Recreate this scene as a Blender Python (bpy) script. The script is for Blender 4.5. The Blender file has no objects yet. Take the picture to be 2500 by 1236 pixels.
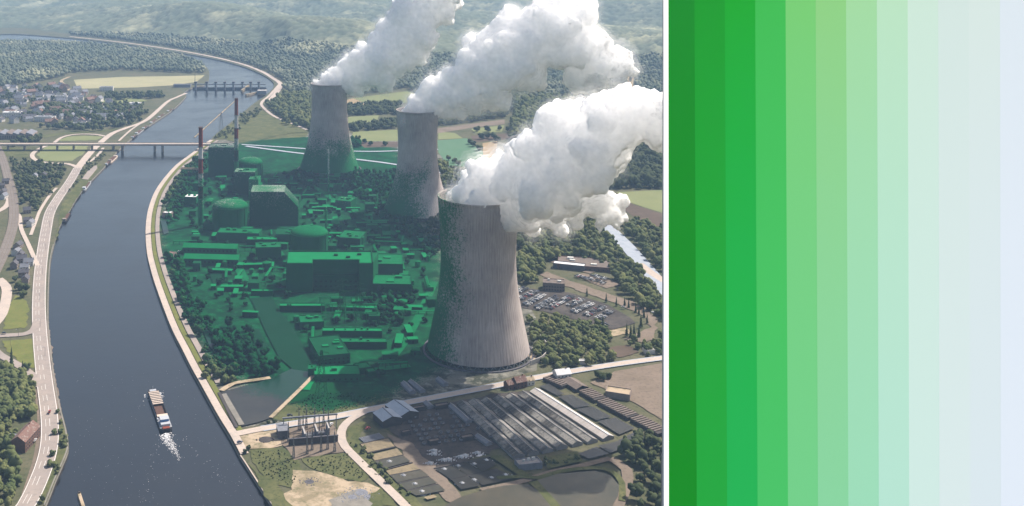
import bpy, bmesh, math, random
import numpy as np
from mathutils import Vector, Matrix, noise
from mathutils.geometry import tessellate_polygon
R = math.radians
S = bpy.context.scene
COL = S.collection
random.seed(7); rng = np.random.default_rng(7)

# ------------------------------------------------------------------ camera
CAM_Z, F, HZ, CX = 421.0, 2600.0, 139.0, 810.0     # altitude, focal length, horizon and axis in photo pixels (2500 wide)
cd = bpy.data.cameras.new('camera'); cam = bpy.data.objects.new('camera', cd); COL.objects.link(cam)
cam.location = (0, 0, CAM_Z); cam.rotation_euler = (R(90), 0, 0)
cd.sensor_width = 36; cd.lens = F / 2500 * 36
cd.shift_x = (1250 - CX) / 2500; cd.shift_y = -(618 + HZ) / 2500
cd.clip_start = 1; cd.clip_end = 40000
S.camera = cam
# ------------------------------------------------------------------ light
SUN_AZ, SUN_EL = 53, 50
w = bpy.data.worlds.new('World'); S.world = w; w.use_nodes = True
nt = w.node_tree; sky = nt.nodes.new('ShaderNodeTexSky'); sky.sky_type = 'NISHITA'; sky.sun_disc = False
sky.sun_elevation = R(SUN_EL); sky.sun_rotation = R(SUN_AZ); sky.altitude = 100; sky.dust_density = 3.0; sky.ozone_density = .6
bg = nt.nodes['Background']; bg.inputs[1].default_value = 0.118
tn = nt.nodes.new('ShaderNodeMix'); tn.data_type = 'RGBA'; tn.blend_type = 'MULTIPLY'; tn.inputs['Factor'].default_value = 1; tn.inputs['B'].default_value = (1.08, .98, .86, 1)   # warm hazy summer sky
nt.links.new(sky.outputs[0], tn.inputs['A']); nt.links.new(tn.outputs['Result'], bg.inputs[0])
ld = bpy.data.lights.new('sun', 'SUN'); ld.energy = 5.0; ld.angle = R(0.5); ld.color = (1, 0.925, 0.835)
sun = bpy.data.objects.new('sun', ld); COL.objects.link(sun)
sv = Vector((math.sin(R(SUN_AZ)) * math.cos(R(SUN_EL)), math.cos(R(SUN_AZ)) * math.cos(R(SUN_EL)), math.sin(R(SUN_EL))))
sun.rotation_euler = sv.to_track_quat('Z', 'Y').to_euler(); sun.location = (0, 0, 900)
S.view_settings.view_transform = 'Standard'; S.view_settings.look = 'None'
S.view_settings.exposure = 0.45; S.view_settings.gamma = 1
S.cycles.max_bounces = 6; S.cycles.transparent_max_bounces = 24; S.cycles.volume_bounces = 2

# ------------------------------------------------------------------ helpers
def P(px, py, z=0.0):
    y = F * (CAM_Z - z) / (py + HZ)
    return Vector(((px - CX) / F * y, y, z))
def PL(pts, z=0.0): return [P(a, b, z) for a, b in pts]
def link(o, parent=None):
    COL.objects.link(o)
    if parent is not None: o.parent = parent
    return o
def tag(o, label=None, cat=None, group=None, kind=None):
    if label: o['label'] = label
    if cat: o['category'] = cat
    if group: o['group'] = group
    if kind: o['kind'] = kind
    return o
def empty(name, loc, rz=0.0):
    o = bpy.data.objects.new(name, None); o.location = loc; o.rotation_euler = (0, 0, rz); o.empty_display_size = 2
    return link(o)
def copy_tree(o, parent=None):
    c = o.copy(); link(c); c.parent = parent
    for ch in list(o.children): copy_tree(ch, c)
    return c
class MB:
    def __init__(s): s.v = []; s.f = []; s.m = []; s.smooth = False
    def add(s, vs, fs, mi=0):
        n = len(s.v); s.v += [tuple(v) for v in vs]; s.f += [tuple(i + n for i in f) for f in fs]; s.m += [mi] * len(fs)
        return s
    def box(s, x0, x1, y0, y1, z0, z1, mi=0):
        return s.prism([(x0, y0), (x1, y0), (x1, y1), (x0, y1)], z0, z1, mi)
    def prism(s, poly, z0, z1, mi=0, top=None):
        poly = [(p[0], p[1]) for p in poly]
        ar = sum(poly[i][0] * poly[(i + 1) % len(poly)][1] - poly[(i + 1) % len(poly)][0] * poly[i][1] for i in range(len(poly)))
        if ar < 0: poly = poly[::-1]
        n = len(poly)
        vs = [(x, y, z0) for x, y in poly] + [(x, y, z1) for x, y in poly]
        fs = [(i, (i + 1) % n, n + (i + 1) % n, n + i) for i in range(n)]
        s.add(vs, fs, mi)
        s.add(vs[n:], [tuple(range(n))], mi if top is None else top); s.add(vs[:n], [tuple(range(n))[::-1]], mi)
        return s
    def lathe(s, prof, n=24, c=(0, 0), mi=0, cap=True):
        vs = []; fs = []
        for r, z in prof:
            for k in range(n):
                a = 2 * math.pi * k / n; vs.append((c[0] + r * math.cos(a), c[1] + r * math.sin(a), z))
        for j in range(len(prof) - 1):
            for k in range(n):
                fs.append((j * n + k, j * n + (k + 1) % n, (j + 1) * n + (k + 1) % n, (j + 1) * n + k))
        if cap:
            fs.append(tuple(range(n))[::-1]); fs.append(tuple((len(prof) - 1) * n + k for k in range(n)))
        return s.add(vs, fs, mi)
    def tube(s, p, q, r, n=6, mi=0, r2=None):
        p = Vector(p); q = Vector(q); d = q - p; r2 = r if r2 is None else r2
        if d.length < 1e-6: return s
        m = d.to_track_quat('Z', 'Y').to_matrix(); vs = []
        for o, rr in ((p, r), (q, r2)):
            for k in range(n):
                a = 2 * math.pi * k / n; vs.append(o + m @ Vector((rr * math.cos(a), rr * math.sin(a), 0)))
        fs = [(k, (k + 1) % n, n + (k + 1) % n, n + k) for k in range(n)] + [tuple(range(n))[::-1], tuple(range(n, 2 * n))]
        return s.add(vs, fs, mi)
    def gable(s, x0, x1, y0, y1, z0, z1, over=0.4, mi=0, t=0.3, axis='x'):
        # pitched roof of real thickness, ridge along axis
        if axis == 'y':
            b = MB().gable(y0, y1, x0, x1, z0, z1, over, mi, t); return s.add([(y, x, z) for x, y, z in b.v], [f[::-1] for f in b.f], mi)
        ym = (y0 + y1) / 2; x0 -= over; x1 += over; dy = (y1 - y0) / 2; k = (z1 - z0) / dy
        ya, yb, za = y0 - over, y1 + over, z0 - over * k
        pr = [(ya, za), (ym, z1), (yb, za), (yb, za + t), (ym, z1 + t), (ya, za + t)]
        vs = [(x0, y, z) for y, z in pr] + [(x1, y, z) for y, z in pr]
        fs = [(0, 6, 7, 1), (1, 7, 8, 2), (2, 8, 9, 3), (3, 9, 10, 4), (4, 10, 11, 5), (5, 11, 6, 0), (0, 1, 4, 5), (1, 2, 3, 4), (6, 11, 10, 7), (7, 10, 9, 8)]
        return s.add(vs, fs, mi)
    def gable_walls(s, x0, x1, y0, y1, z1, zr, mi=0):
        ym = (y0 + y1) / 2
        pr = [(y0, 0), (y1, 0), (y1, z1), (ym, zr), (y0, z1)]
        vs = [(x0, y, z) for y, z in pr] + [(x1, y, z) for y, z in pr]
        return s.add(vs, [(0, 1, 6, 5), (1, 2, 7, 6), (4, 0, 5, 9), (0, 4, 3, 2, 1), (5, 6, 7, 8, 9)], mi)
    def mesh(s, name, mats):
        me = bpy.data.meshes.new(name); me.from_pydata(s.v, [], s.f)
        for m in (mats if isinstance(mats, (list, tuple)) else [mats]): me.materials.append(m)
        me.polygons.foreach_set('material_index', s.m)
        if s.smooth: me.polygons.foreach_set('use_smooth', [True] * len(s.f))
        me.validate(); me.update()
        return me
    def build(s, name, mats, parent=None, loc=None, rz=None):
        o = bpy.data.objects.new(name, s.mesh(name, mats))
        if loc is not None: o.location = loc
        if rz is not None: o.rotation_euler = (0, 0, rz)
        return link(o, parent)
def mesh_obj(name, me, parent=None, loc=(0, 0, 0), rz=0.0):
    o = bpy.data.objects.new(name, me); o.location = loc; o.rotation_euler = (0, 0, rz); return link(o, parent)

# ------------------------------------------------------------------ materials
def piecewise(nt, src, pts, lo, hi):
    """piecewise-linear function of a socket: pts = [(x, value)], values in lo..hi"""
    x0, x1 = pts[0][0], pts[-1][0]
    mr = nt.nodes.new('ShaderNodeMapRange'); nt.links.new(src, mr.inputs[0]); mr.inputs[1].default_value = x0; mr.inputs[2].default_value = x1
    cr = nt.nodes.new('ShaderNodeValToRGB'); nt.links.new(mr.outputs[0], cr.inputs[0]); el = cr.color_ramp.elements
    while len(el) < len(pts): el.new(0.5)
    for e, (x, v) in zip(el, pts):
        e.position = (x - x0) / (x1 - x0)
    for e, (x, v) in zip(el, pts):
        g = (v - lo) / (hi - lo); e.color = (g, g, g, 1)
    m2 = nt.nodes.new('ShaderNodeMapRange'); m2.inputs[3].default_value = lo; m2.inputs[4].default_value = hi
    nt.links.new(cr.outputs[0], m2.inputs[0])
    return m2.outputs[0]
def mth(nt, op, a, b=None):
    n = nt.nodes.new('ShaderNodeMath'); n.operation = op
    for i, v in enumerate((a, b)):
        if v is None: continue
        if isinstance(v, (int, float)): n.inputs[i].default_value = v
        else: nt.links.new(v, n.inputs[i])
    return n.outputs[0]
def nz(nt, vec, scale, detail=4, rough=.6):
    n = nt.nodes.new('ShaderNodeTexNoise'); n.inputs['Scale'].default_value = scale; n.inputs['Detail'].default_value = detail
    n.inputs['Roughness'].default_value = rough; nt.links.new(vec, n.inputs['Vector']); return n.outputs[0]
# translucent green paint that covers the power station grounds, buildings and the foot of the towers (fixed in world space)
PG = bpy.data.node_groups.new('green_paint', 'ShaderNodeTree')
PG.interface.new_socket('Color', in_out='INPUT', socket_type='NodeSocketColor'); PG.interface.new_socket('Color', in_out='OUTPUT', socket_type='NodeSocketColor')
gi = PG.nodes.new('NodeGroupInput'); go = PG.nodes.new('NodeGroupOutput')
geo = PG.nodes.new('ShaderNodeNewGeometry'); sx = PG.nodes.new('ShaderNodeSeparateXYZ'); PG.links.new(geo.outputs['Position'], sx.inputs[0])
EDGE = [(940, 0, 0), (985, -55, 44), (1010, -78, 66), (1060, -112, 112), (1150, -148, 130), (1231, -186, 136), (1481, -238, 146), (1600, -252, 126), (1720, -264, 126), (1958, -272, 150), (2180, -250, 128), (2290, -120, 20), (2330, 0, 0)]
cY = piecewise(PG, sx.outputs[1], [(y, (a + b) / 2) for y, a, b in EDGE], -200, 200)
wY = piecewise(PG, sx.outputs[1], [(y, (b - a) / 2 if b > a else -40) for y, a, b in EDGE], -200, 300)
zY = piecewise(PG, sx.outputs[1], [(1000, 146), (1130, 146), (1300, 110), (1600, 48), (1720, 34), (1900, 56), (1960, 42), (2300, 45)], 0, 300)
n1 = mth(PG, 'SUBTRACT', nz(PG, geo.outputs['Position'], .022, 3), .5); n2 = mth(PG, 'SUBTRACT', nz(PG, geo.outputs['Position'], .45, 6, .85), .5)
d = mth(PG, 'SUBTRACT', wY, mth(PG, 'ABSOLUTE', mth(PG, 'SUBTRACT', sx.outputs[0], cY)))
dz = mth(PG, 'MULTIPLY', mth(PG, 'SUBTRACT', zY, sx.outputs[2]), .6)
d = mth(PG, 'MINIMUM', d, dz)
d = mth(PG, 'ADD', d, mth(PG, 'ADD', mth(PG, 'MULTIPLY', n1, 60), mth(PG, 'MULTIPLY', mth(PG, 'ADD', n2, .06), 150)))
mk = PG.nodes.new('ShaderNodeMapRange'); PG.links.new(d, mk.inputs[0]); mk.inputs[1].default_value = -7; mk.inputs[2].default_value = 11
vm = PG.nodes.new('ShaderNodeVectorMath'); vm.operation = 'MULTIPLY_ADD'; PG.links.new(gi.outputs[0], vm.inputs[0])
vm.inputs[1].default_value = (.002, .27, .085); vm.inputs[2].default_value = (.0001, .022, .0105)
mx = PG.nodes.new('ShaderNodeMix'); mx.data_type = 'RGBA'; PG.links.new(mk.outputs[0], mx.inputs['Factor']); PG.links.new(gi.outputs[0], mx.inputs['A']); PG.links.new(vm.outputs[0], mx.inputs['B'])
PG.links.new(mx.outputs['Result'], go.inputs[0])

def mat(name, c1, c2=None, scale=.05, rough=.9, paint=False, c3=None, scale2=None, attr=None, bump=0, metal=0, spec=.06, contrast=(.35, .65)):
    """c1/c2 mixed by world-space noise, speckled with c3 at a second scale; attr: per-tree value that also shifts c1 to c2"""
    m = bpy.data.materials.new(name); m.use_nodes = True; nt = m.node_tree; b = nt.nodes['Principled BSDF']
    b.inputs['Roughness'].default_value = rough; b.inputs['Metallic'].default_value = metal; b.inputs['Specular IOR Level'].default_value = spec
    ge = nt.nodes.new('ShaderNodeNewGeometry'); pos = ge.outputs['Position']
    rg = nt.nodes.new('ShaderNodeRGB'); rg.outputs[0].default_value = (*c1, 1); out = rg.outputs[0]
    def mix(fac, a, bcol):
        x = nt.nodes.new('ShaderNodeMix'); x.data_type = 'RGBA'; nt.links.new(fac, x.inputs['Factor']); nt.links.new(a, x.inputs['A']); x.inputs['B'].default_value = (*bcol, 1)
        return x.outputs['Result']
    def ramp(v, lo, hi):
        r = nt.nodes.new('ShaderNodeMapRange'); nt.links.new(v, r.inputs[0]); r.inputs[1].default_value = lo; r.inputs[2].default_value = hi; return r.outputs[0]
    if c2: out = mix(ramp(nz(nt, pos, scale, 6, .7), *contrast), out, c2)
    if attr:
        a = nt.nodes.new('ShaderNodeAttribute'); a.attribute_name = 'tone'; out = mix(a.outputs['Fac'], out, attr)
    if c3: out = mix(ramp(nz(nt, pos, scale2 or scale * 8, 4, .7), .52, .7), out, c3)
    if paint:
        g = nt.nodes.new('ShaderNodeGroup'); g.node_tree = PG; nt.links.new(out, g.inputs[0]); out = g.outputs[0]
    nt.links.new(out, b.inputs['Base Color'])
    if bump:
        bp = nt.nodes.new('ShaderNodeBump'); bp.inputs['Strength'].default_value = 1; bp.inputs['Distance'].default_value = bump
        nt.links.new(nz(nt, pos, scale * 6, 5), bp.inputs['Height']); nt.links.new(bp.outputs[0], b.inputs['Normal'])
    return m
M = {}
M['ground'] = mat('ground_mat', (.075, .085, .045), (.13, .12, .075), .02, paint=True, c3=(.05, .06, .03), scale2=.2)
M['plant_ground'] = mat('yard_mat', (.045, .05, .035), (.16, .155, .13), .03, paint=True, c3=(.30, .29, .25), scale2=.09, contrast=(.45, .55))
M['grass'] = mat('grass_mat', (.065, .08, .032), (.135, .135, .06), .04, paint=True, c3=(.05, .06, .025), scale2=.3)
M['meadow'] = mat('meadow_mat', (.115, .13, .04), (.165, .165, .05), .06, c3=(.13, .18, .04), scale2=.4)
M['pale_field'] = mat('pale_field_mat', (.36, .33, .20), (.28, .27, .16), .008, c3=(.34, .33, .17), scale2=.05)
M['green_field'] = mat('green_field_mat', (.20, .215, .10), (.165, .19, .085), .01, paint=True)
M['teal_field'] = mat('teal_field_mat', (.085, .17, .10), (.10, .18, .11), .01)
M['tan_field'] = mat('tan_field_mat', (.34, .25, .15), (.30, .23, .14), .02)
M['brown_field'] = mat('brown_field_mat', (.085, .065, .05), (.12, .09, .07), .03)
M['soil'] = mat('soil_mat', (.22, .175, .14), (.16, .13, .10), .03, c3=(.12, .10, .08), scale2=.3)
M['sand'] = mat('sand_mat', (.42, .335, .24), (.24, .20, .13), .035, c3=(.15, .145, .08), scale2=.12, contrast=(.45, .57))
M['pale_road'] = mat('pale_road_mat', (.50, .42, .36), (.42, .36, .32), .05, c3=(.36, .33, .30), scale2=.4, paint=False)
M['road'] = mat('road_mat', (.34, .29, .26), (.28, .245, .225), .03, c3=(.25, .22, .20), scale2=.2)
M['asphalt'] = mat('asphalt_mat', (.05, .044, .04), (.10, .088, .08), .04, paint=True, c3=(.035, .032, .03), scale2=.3)
M['bluegrey_road'] = mat('bluegrey_road_mat', (.30, .34, .40), (.38, .41, .46), .1)
M['ballast'] = mat('ballast_mat', (.17, .14, .12), (.22, .19, .16), .1)
M['rail'] = mat('rail_mat', (.25, .22, .20), rough=.4, metal=.6)
M['white_paint'] = mat('white_paint_mat', (.75, .74, .72))
M['quay'] = mat('quay_mat', (.26, .24, .21), (.18, .17, .15), .1)
M['concrete'] = mat('concrete_mat', (.42, .40, .38), (.36, .34, .33), .08, paint=True)
M['plant_wall'] = mat('plant_wall_mat', (.30, .30, .30), (.24, .24, .25), .05, paint=True)
M['plant_dark'] = mat('plant_dark_mat', (.17, .18, .18), (.14, .15, .15), .05, paint=True)
M['plant_roof'] = mat('plant_roof_mat', (.42, .42, .40), (.30, .30, .29), .04, paint=True, c3=(.25, .25, .24), scale2=.3)
M['plant_pale'] = mat('plant_pale_mat', (.60, .60, .58), (.48, .48, .46), .06, paint=True)
M['window'] = mat('window_mat', (.04, .045, .05), rough=.15, paint=True, spec=.5)
M['steel'] = mat('steel_mat', (.20, .20, .21), rough=.5, metal=.4, paint=True)
M['stack_red'] = mat('stack_red_mat', (.22, .055, .04), (.17, .05, .04), .3, paint=True)
M['stack_white'] = mat('stack_white_mat', (.55, .53, .52), (.45, .42, .42), .3, paint=True)
M['slate'] = mat('slate_mat', (.085, .085, .10), (.12, .115, .125), .3)
M['slate_pale'] = mat('slate_pale_mat', (.22, .23, .26), (.17, .175, .20), .3)
M['red_tile'] = mat('red_tile_mat', (.20, .115, .095), (.15, .10, .085), .25, c3=(.36, .31, .28), scale2=.5)
M['house_wall'] = mat('house_wall_mat', (.30, .25, .22), (.22, .18, .16), .3)
M['house_white'] = mat('house_white_mat', (.62, .60, .57), (.54, .52, .50), .3)
M['brick'] = mat('brick_mat', (.16, .09, .07), (.12, .075, .06), .4)
M['blue_roof'] = mat('blue_roof_mat', (.40, .45, .52), (.32, .37, .44), .15, rough=.45)
M['white_roof'] = mat('white_roof_mat', (.74, .74, .75), (.64, .64, .65), .1, rough=.5)
M['brown_roof'] = mat('brown_roof_mat', (.15, .125, .11), (.20, .165, .145), .1, c3=(.11, .09, .08), scale2=.5)
M['glass_roof'] = mat('glass_roof_mat', (.075, .07, .062), (.30, .28, .25), .035, rough=.6, spec=.12, contrast=(.45, .56), c3=(.07, .07, .06), scale2=.4)
M['glass_roof_white'] = mat('whitewashed_glass_mat', (.56, .50, .46), (.44, .40, .36), .1, rough=.6)
M['glass_grey'] = mat('grey_glass_mat', (.30, .29, .29), (.2, .19, .19), .1, rough=.5, spec=.2)
M['dark_shed'] = mat('dark_shed_mat', (.06, .055, .055), (.085, .075, .07), .2)
M['pond'] = mat('pond_mat', (.024, .024, .022), (.04, .038, .032), .02, rough=.3, paint=True, spec=.28, bump=.05)
M['canal'] = mat('canal_mat', (.035, .045, .04), (.05, .06, .05), .02, rough=.6, paint=True, spec=.05)
M['pond_green'] = mat('pond_green_mat', (.05, .05, .036), (.08, .07, .048), .03, rough=.4, spec=.25)
M['mud'] = mat('mud_mat', (.30, .24, .15), (.20, .165, .11), .08, c3=(.14, .12, .08), scale2=.3)
M['foam'] = mat('foam_mat', (.75, .75, .76), (.5, .5, .52), .3)
M['hull'] = mat('hull_mat', (.02, .02, .024), (.03, .03, .035), .3, rough=.5)
M['deck'] = mat('deck_mat', (.30, .31, .33), rough=.7)
M['hatch'] = mat('hatch_mat', (.56, .47, .40), rough=.7)
M['hatch_dark'] = mat('hatch_dark_mat', (.035, .025, .024))
M['hold'] = mat('hold_mat', (.09, .055, .045), (.14, .08, .06), .5)
M['ship_white'] = mat('ship_white_mat', (.42, .44, .48), rough=.4)
M['ship_blue'] = mat('ship_blue_mat', (.10, .20, .42), rough=.4)
M['ship_red'] = mat('ship_red_mat', (.22, .06, .04), rough=.6)
M['bark'] = mat('bark_mat', (.10, .08, .06), paint=True)
M['trees'] = mat('foliage_mat', (.075, .10, .038), (.05, .072, .03), .06, paint=True, attr=(.16, .165, .065), c3=(.115, .13, .052), scale2=.5)
M['dark_trees'] = mat('dark_foliage_mat', (.042, .058, .028), (.03, .044, .022), .1, paint=True, attr=(.09, .105, .045), c3=(.07, .085, .038), scale2=.5)
M['far_trees'] = mat('far_foliage_mat', (.095, .12, .08), (.05, .068, .05), .004, attr=(.17, .19, .13), c3=(.34, .34, .22), scale2=.004, contrast=(.45, .55))  # distance haze partly put into this paler, bluer foliage colour; pale patches are fields
M['bush'] = mat('bush_mat', (.085, .10, .042), (.06, .075, .035), .2, paint=True, attr=(.13, .14, .065), c3=(.11, .12, .055), scale2=.9)
for nm, c in (('car_white', (.7, .7, .7)), ('car_silver', (.28, .29, .30)), ('car_dark', (.03, .03, .035)), ('car_red', (.30, .035, .03)), ('car_blue', (.05, .07, .13))):
    M[nm] = mat(nm + '_mat', c, rough=.3, spec=.5)
# ridged cooling tower concrete: meridian ribs, rain streaks, casting bands
def tower_mat(name, ca, cb, ribs):
    m = bpy.data.materials.new(name); m.use_nodes = True; nt = m.node_tree; b = nt.nodes['Principled BSDF']; b.inputs['Roughness'].default_value = .9; b.inputs['Specular IOR Level'].default_value = .15
    tc = nt.nodes.new('ShaderNodeTexCoord'); s = nt.nodes.new('ShaderNodeSeparateXYZ'); nt.links.new(tc.outputs['Object'], s.inputs[0])
    ang = mth(nt, 'ARCTAN2', s.outputs[1], s.outputs[0])
    rib = mth(nt, 'SINE', mth(nt, 'MULTIPLY', ang, ribs))
    cv = nt.nodes.new('ShaderNodeCombineXYZ'); nt.links.new(mth(nt, 'MULTIPLY', ang, 9), cv.inputs[0]); nt.links.new(mth(nt, 'MULTIPLY', s.outputs[2], .012), cv.inputs[1])
    st = nz(nt, cv.outputs[0], 5, 6, .75)
    big = nz(nt, tc.outputs['Object'], .02, 4)
    f = mth(nt, 'ADD', mth(nt, 'ADD', mth(nt, 'MULTIPLY', rib, .05), mth(nt, 'MULTIPLY', st, 1.7)), mth(nt, 'MULTIPLY', big, 1.3))
    mr = nt.nodes.new('ShaderNodeMapRange'); nt.links.new(f, mr.inputs[0]); mr.inputs[1].default_value = 1.15; mr.inputs[2].default_value = 1.80
    x = nt.nodes.new('ShaderNodeMix'); x.data_type = 'RGBA'; nt.links.new(mr.outputs[0], x.inputs['Factor']); x.inputs['A'].default_value = (*ca, 1); x.inputs['B'].default_value = (*cb, 1)
    g = nt.nodes.new('ShaderNodeGroup'); g.node_tree = PG; nt.links.new(x.outputs['Result'], g.inputs[0]); nt.links.new(g.outputs[0], b.inputs['Base Color'])
    bp = nt.nodes.new('ShaderNodeBump'); bp.inputs['Strength'].default_value = .6; bp.inputs['Distance'].default_value = .09; nt.links.new(rib, bp.inputs['Height']); nt.links.new(bp.outputs[0], b.inputs['Normal'])
    return m
M['tower'] = tower_mat('tower_concrete_mat', (.24, .205, .19), (.50, .44, .415), 90)
# river
def water_mat():
    m = bpy.data.materials.new('river_water_mat'); m.use_nodes = True; nt = m.node_tree; b = nt.nodes['Principled BSDF']
    b.inputs['Base Color'].default_value = (.004, .003, .002, 1); b.inputs['Roughness'].default_value = .16; b.inputs['IOR'].default_value = 1.85
    ge = nt.nodes.new('ShaderNodeNewGeometry')
    mp = nt.nodes.new('ShaderNodeMapRange'); nt.links.new(nz(nt, ge.outputs['Position'], .012, 4, .6), mp.inputs[0]); mp.inputs[1].default_value = .35; mp.inputs[2].default_value = .65; mp.inputs[3].default_value = .09; mp.inputs[4].default_value = .24; nt.links.new(mp.outputs[0], b.inputs['Roughness'])
    h = mth(nt, 'ADD', nz(nt, ge.outputs['Position'], .35, 6, .7), mth(nt, 'MULTIPLY', nz(nt, ge.outputs['Position'], .04, 3), 2.0))
    bp = nt.nodes.new('ShaderNodeBump'); bp.inputs['Strength'].default_value = 1; bp.inputs['Distance'].default_value = .11; nt.links.new(h, bp.inputs['Height']); nt.links.new(bp.outputs[0], b.inputs['Normal'])
    return m
M['river'] = water_mat()

# ------------------------------------------------------------------ ground sheets
LAY = [0.10]; ROADS = []
def nextz(): LAY[0] += 0.012; return LAY[0]
def ragged(pts, amp=2.2):
    w_ = PL(pts); out = []
    for a, b_ in zip(w_, w_[1:] + w_[:1]):
        n = max(1, int((b_ - a).length / 5)); d_ = (b_ - a).normalized(); nr = Vector((-d_.y, d_.x, 0))
        for k in range(n):
            p = a + (b_ - a) * k / n; q = nr * (noise.noise(p * .09) * 1.4 + noise.noise(p * .35)) * amp; out.append((p.x + q.x, p.y + q.y))
    return out
def sheet(name, pts, m, z=None, world=False, depth=0.0, kind='structure'):
    z = nextz() if z is None else z
    vs = [Vector((p[0], p[1], z)) for p in (pts if world else PL(pts, 0))]
    tr = tessellate_polygon([vs]); b = MB(); fs = []
    for t in tr:
        a, bb, c = (vs[i] for i in t)
        fs.append(t if (bb - a).cross(c - a).z > 0 else t[::-1])
    b.add(vs, fs)
    if depth:
        n = len(vs); lo = [v - Vector((0, 0, depth)) for v in vs]
        b.add(vs + lo, [(i, (i + 1) % n, n + (i + 1) % n, n + i) for i in range(n)], 1)
    o = b.build(name, m)
    return tag(o, kind=kind) if kind else o
def spline(pts, step=12.0):
    pts = [Vector(p) for p in pts]; out = []
    for i in range(len(pts) - 1):
        p0 = pts[max(i - 1, 0)]; p1 = pts[i]; p2 = pts[i + 1]; p3 = pts[min(i + 2, len(pts) - 1)]
        n = max(2, int((p2 - p1).length / step))
        for k in range(n):
            t = k / n
            out.append(.5 * ((2 * p1) + (p2 - p0) * t + (2 * p0 - 5 * p1 + 4 * p2 - p3) * t * t + (-p0 + 3 * p1 - 3 * p2 + p3) * t ** 3))
    out.append(pts[-1]); return out
def ribbon(name, pts, width, m, z=None, off=0.0, world=False, kind='structure', dash=None, thick=0.0):
    z = nextz() if z is None else z
    c = spline([Vector((p[0], p[1], 0)) for p in pts] if world else PL(pts))
    ws = width if isinstance(width, (list, tuple)) else None
    b = MB(); L = []; Rr = []
    for i, p in enumerate(c):
        t = (c[min(i + 1, len(c) - 1)] - c[max(i - 1, 0)]).normalized(); nrm = Vector((-t.y, t.x, 0))
        wd = ws[0] + (ws[1] - ws[0]) * i / (len(c) - 1) if ws else width
        L.append(p + nrm * (off + wd / 2) + Vector((0, 0, z))); Rr.append(p + nrm * (off - wd / 2) + Vector((0, 0, z)))
    if name in ('road', 'service_road', 'quay_road', 'quay_path', 'footpath', 'railway_ballast'): ROADS.append((np.array([(p.x, p.y) for p in c]), (max(ws) if ws else width) / 2))
    n = len(c)
    for i in range(n - 1):
        if dash and i % dash: continue
        b.add([Rr[i], Rr[i + 1], L[i + 1], L[i]], [(0, 1, 2, 3)])
        if thick:
            dn = Vector((0, 0, thick)); b.add([Rr[i], Rr[i + 1], Rr[i + 1] - dn, Rr[i] - dn], [(0, 3, 2, 1)]); b.add([L[i], L[i + 1], L[i + 1] - dn, L[i] - dn], [(0, 1, 2, 3)])
    o = b.build(name, m)
    return tag(o, kind=kind) if kind else o

LEFT_BANK = [(60, 1330), (111, 1234), (136, 1171), (162, 1112), (168, 1086), (162, 1046), (151, 1005), (138, 946), (129, 883), (122, 817), (119, 780), (120, 700), (124, 635), (132, 597), (146, 550), (166, 519), (200, 465), (255, 407), (287, 369), (319, 340), (360, 309), (421, 268), (455, 234), (449, 226), (470, 214), (503, 205), (511, 183), (506, 166), (486, 150), (442, 133), (374, 123), (289, 111), (153, 101), (0, 98)]
RIGHT_BANK = [(760, 1390), (665, 1236), (629, 1180), (598, 1131), (585, 1112), (561, 1066), (531, 1017), (490, 943), (466, 900), (443, 854), (414, 795), (380, 703), (365, 652), (357, 611), (355, 557), (363, 506), (384, 458), (425, 408), (464, 378), (482, 364), (512, 343), (529, 326), (556, 305), (590, 278), (618, 254), (650, 232), (668, 212), (664, 198), (640, 182), (600, 165), (544, 149), (476, 135), (391, 121), (289, 106), (170, 93), (51, 84), (0, 84)]
lb = spline(PL(LEFT_BANK), 25); rb = spline(PL(RIGHT_BANK), 25)
o = MB().add([(-6500, -300, -6), (6500, -300, -6), (6500, 13000, -6), (-6500, 13000, -6)], [(0, 1, 2, 3)]).build('riverbed', M['soil']); tag(o, kind='structure')
o = MB().add([(-6400, -250, -3), (400, -250, -3), (400, 9000, -3), (-6400, 9000, -3)], [(0, 1, 2, 3)]).build('river', M['river']); tag(o, kind='structure')
sheet('ground', [(p.x, p.y) for p in lb] + [(-2700, 4740), (-6300, 4800), (-6300, -250), (-330, -250), (-300, 560)], [M['ground'], M['quay']], 0, True, 5.5)
sheet('ground', [(p.x, p.y) for p in rb] + [(-2700, 5030), (-6300, 5100), (-6300, 12900), (6300, 12900), (6300, -250), (200, -250), (100, 560)], [M['ground'], M['quay']], 0, True, 5.5)

# hills behind the river bend, wooded: one fine grid whose surface carries the bumps of the tree tops
def hill_h(x, y):
    yb = np.interp(x, [-3500, -2000, -1500, -290, -150, 6000], [5350, 5300, 5150, 3900, 3350, 3000])
    t = np.clip((y - yb) / 900, 0, 1); t = t * t * (3 - 2 * t)
    u = np.sin(x * .0021 + 1.3 * np.sin(y * .0013)) * np.cos(y * .0017 + .8) + .5 * np.sin(x * .0053 + y * .0031 + 1) + .35 * np.sin(y * .0062 - x * .0017)
    return -4 + t * (62 + 46 * u)
def valnoise(n, m):
    return rng.random((n, m))
xs = np.concatenate([np.arange(-4200, 4201, 14.0)]); ys = []
y = 3000.0
while y < 12800: ys.append(y); y += 11 + (y - 3000) * .0035
ys = np.array(ys); XX, YY = np.meshgrid(xs, ys); jx = (rng.random(XX.shape) - .5) * 9
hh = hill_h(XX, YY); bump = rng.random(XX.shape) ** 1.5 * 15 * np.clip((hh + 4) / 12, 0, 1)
ZZ = hh + bump
nn, mm = XX.shape
idx = np.arange(nn * mm).reshape(nn, mm)
q = np.stack([idx[:-1, :-1], idx[:-1, 1:], idx[1:, 1:], idx[1:, :-1]], -1).reshape(-1, 4)
me = bpy.data.meshes.new('hills'); me.vertices.add(nn * mm); me.vertices.foreach_set('co', np.stack([XX + jx, YY, ZZ], -1).ravel().astype(np.float32))
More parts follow.
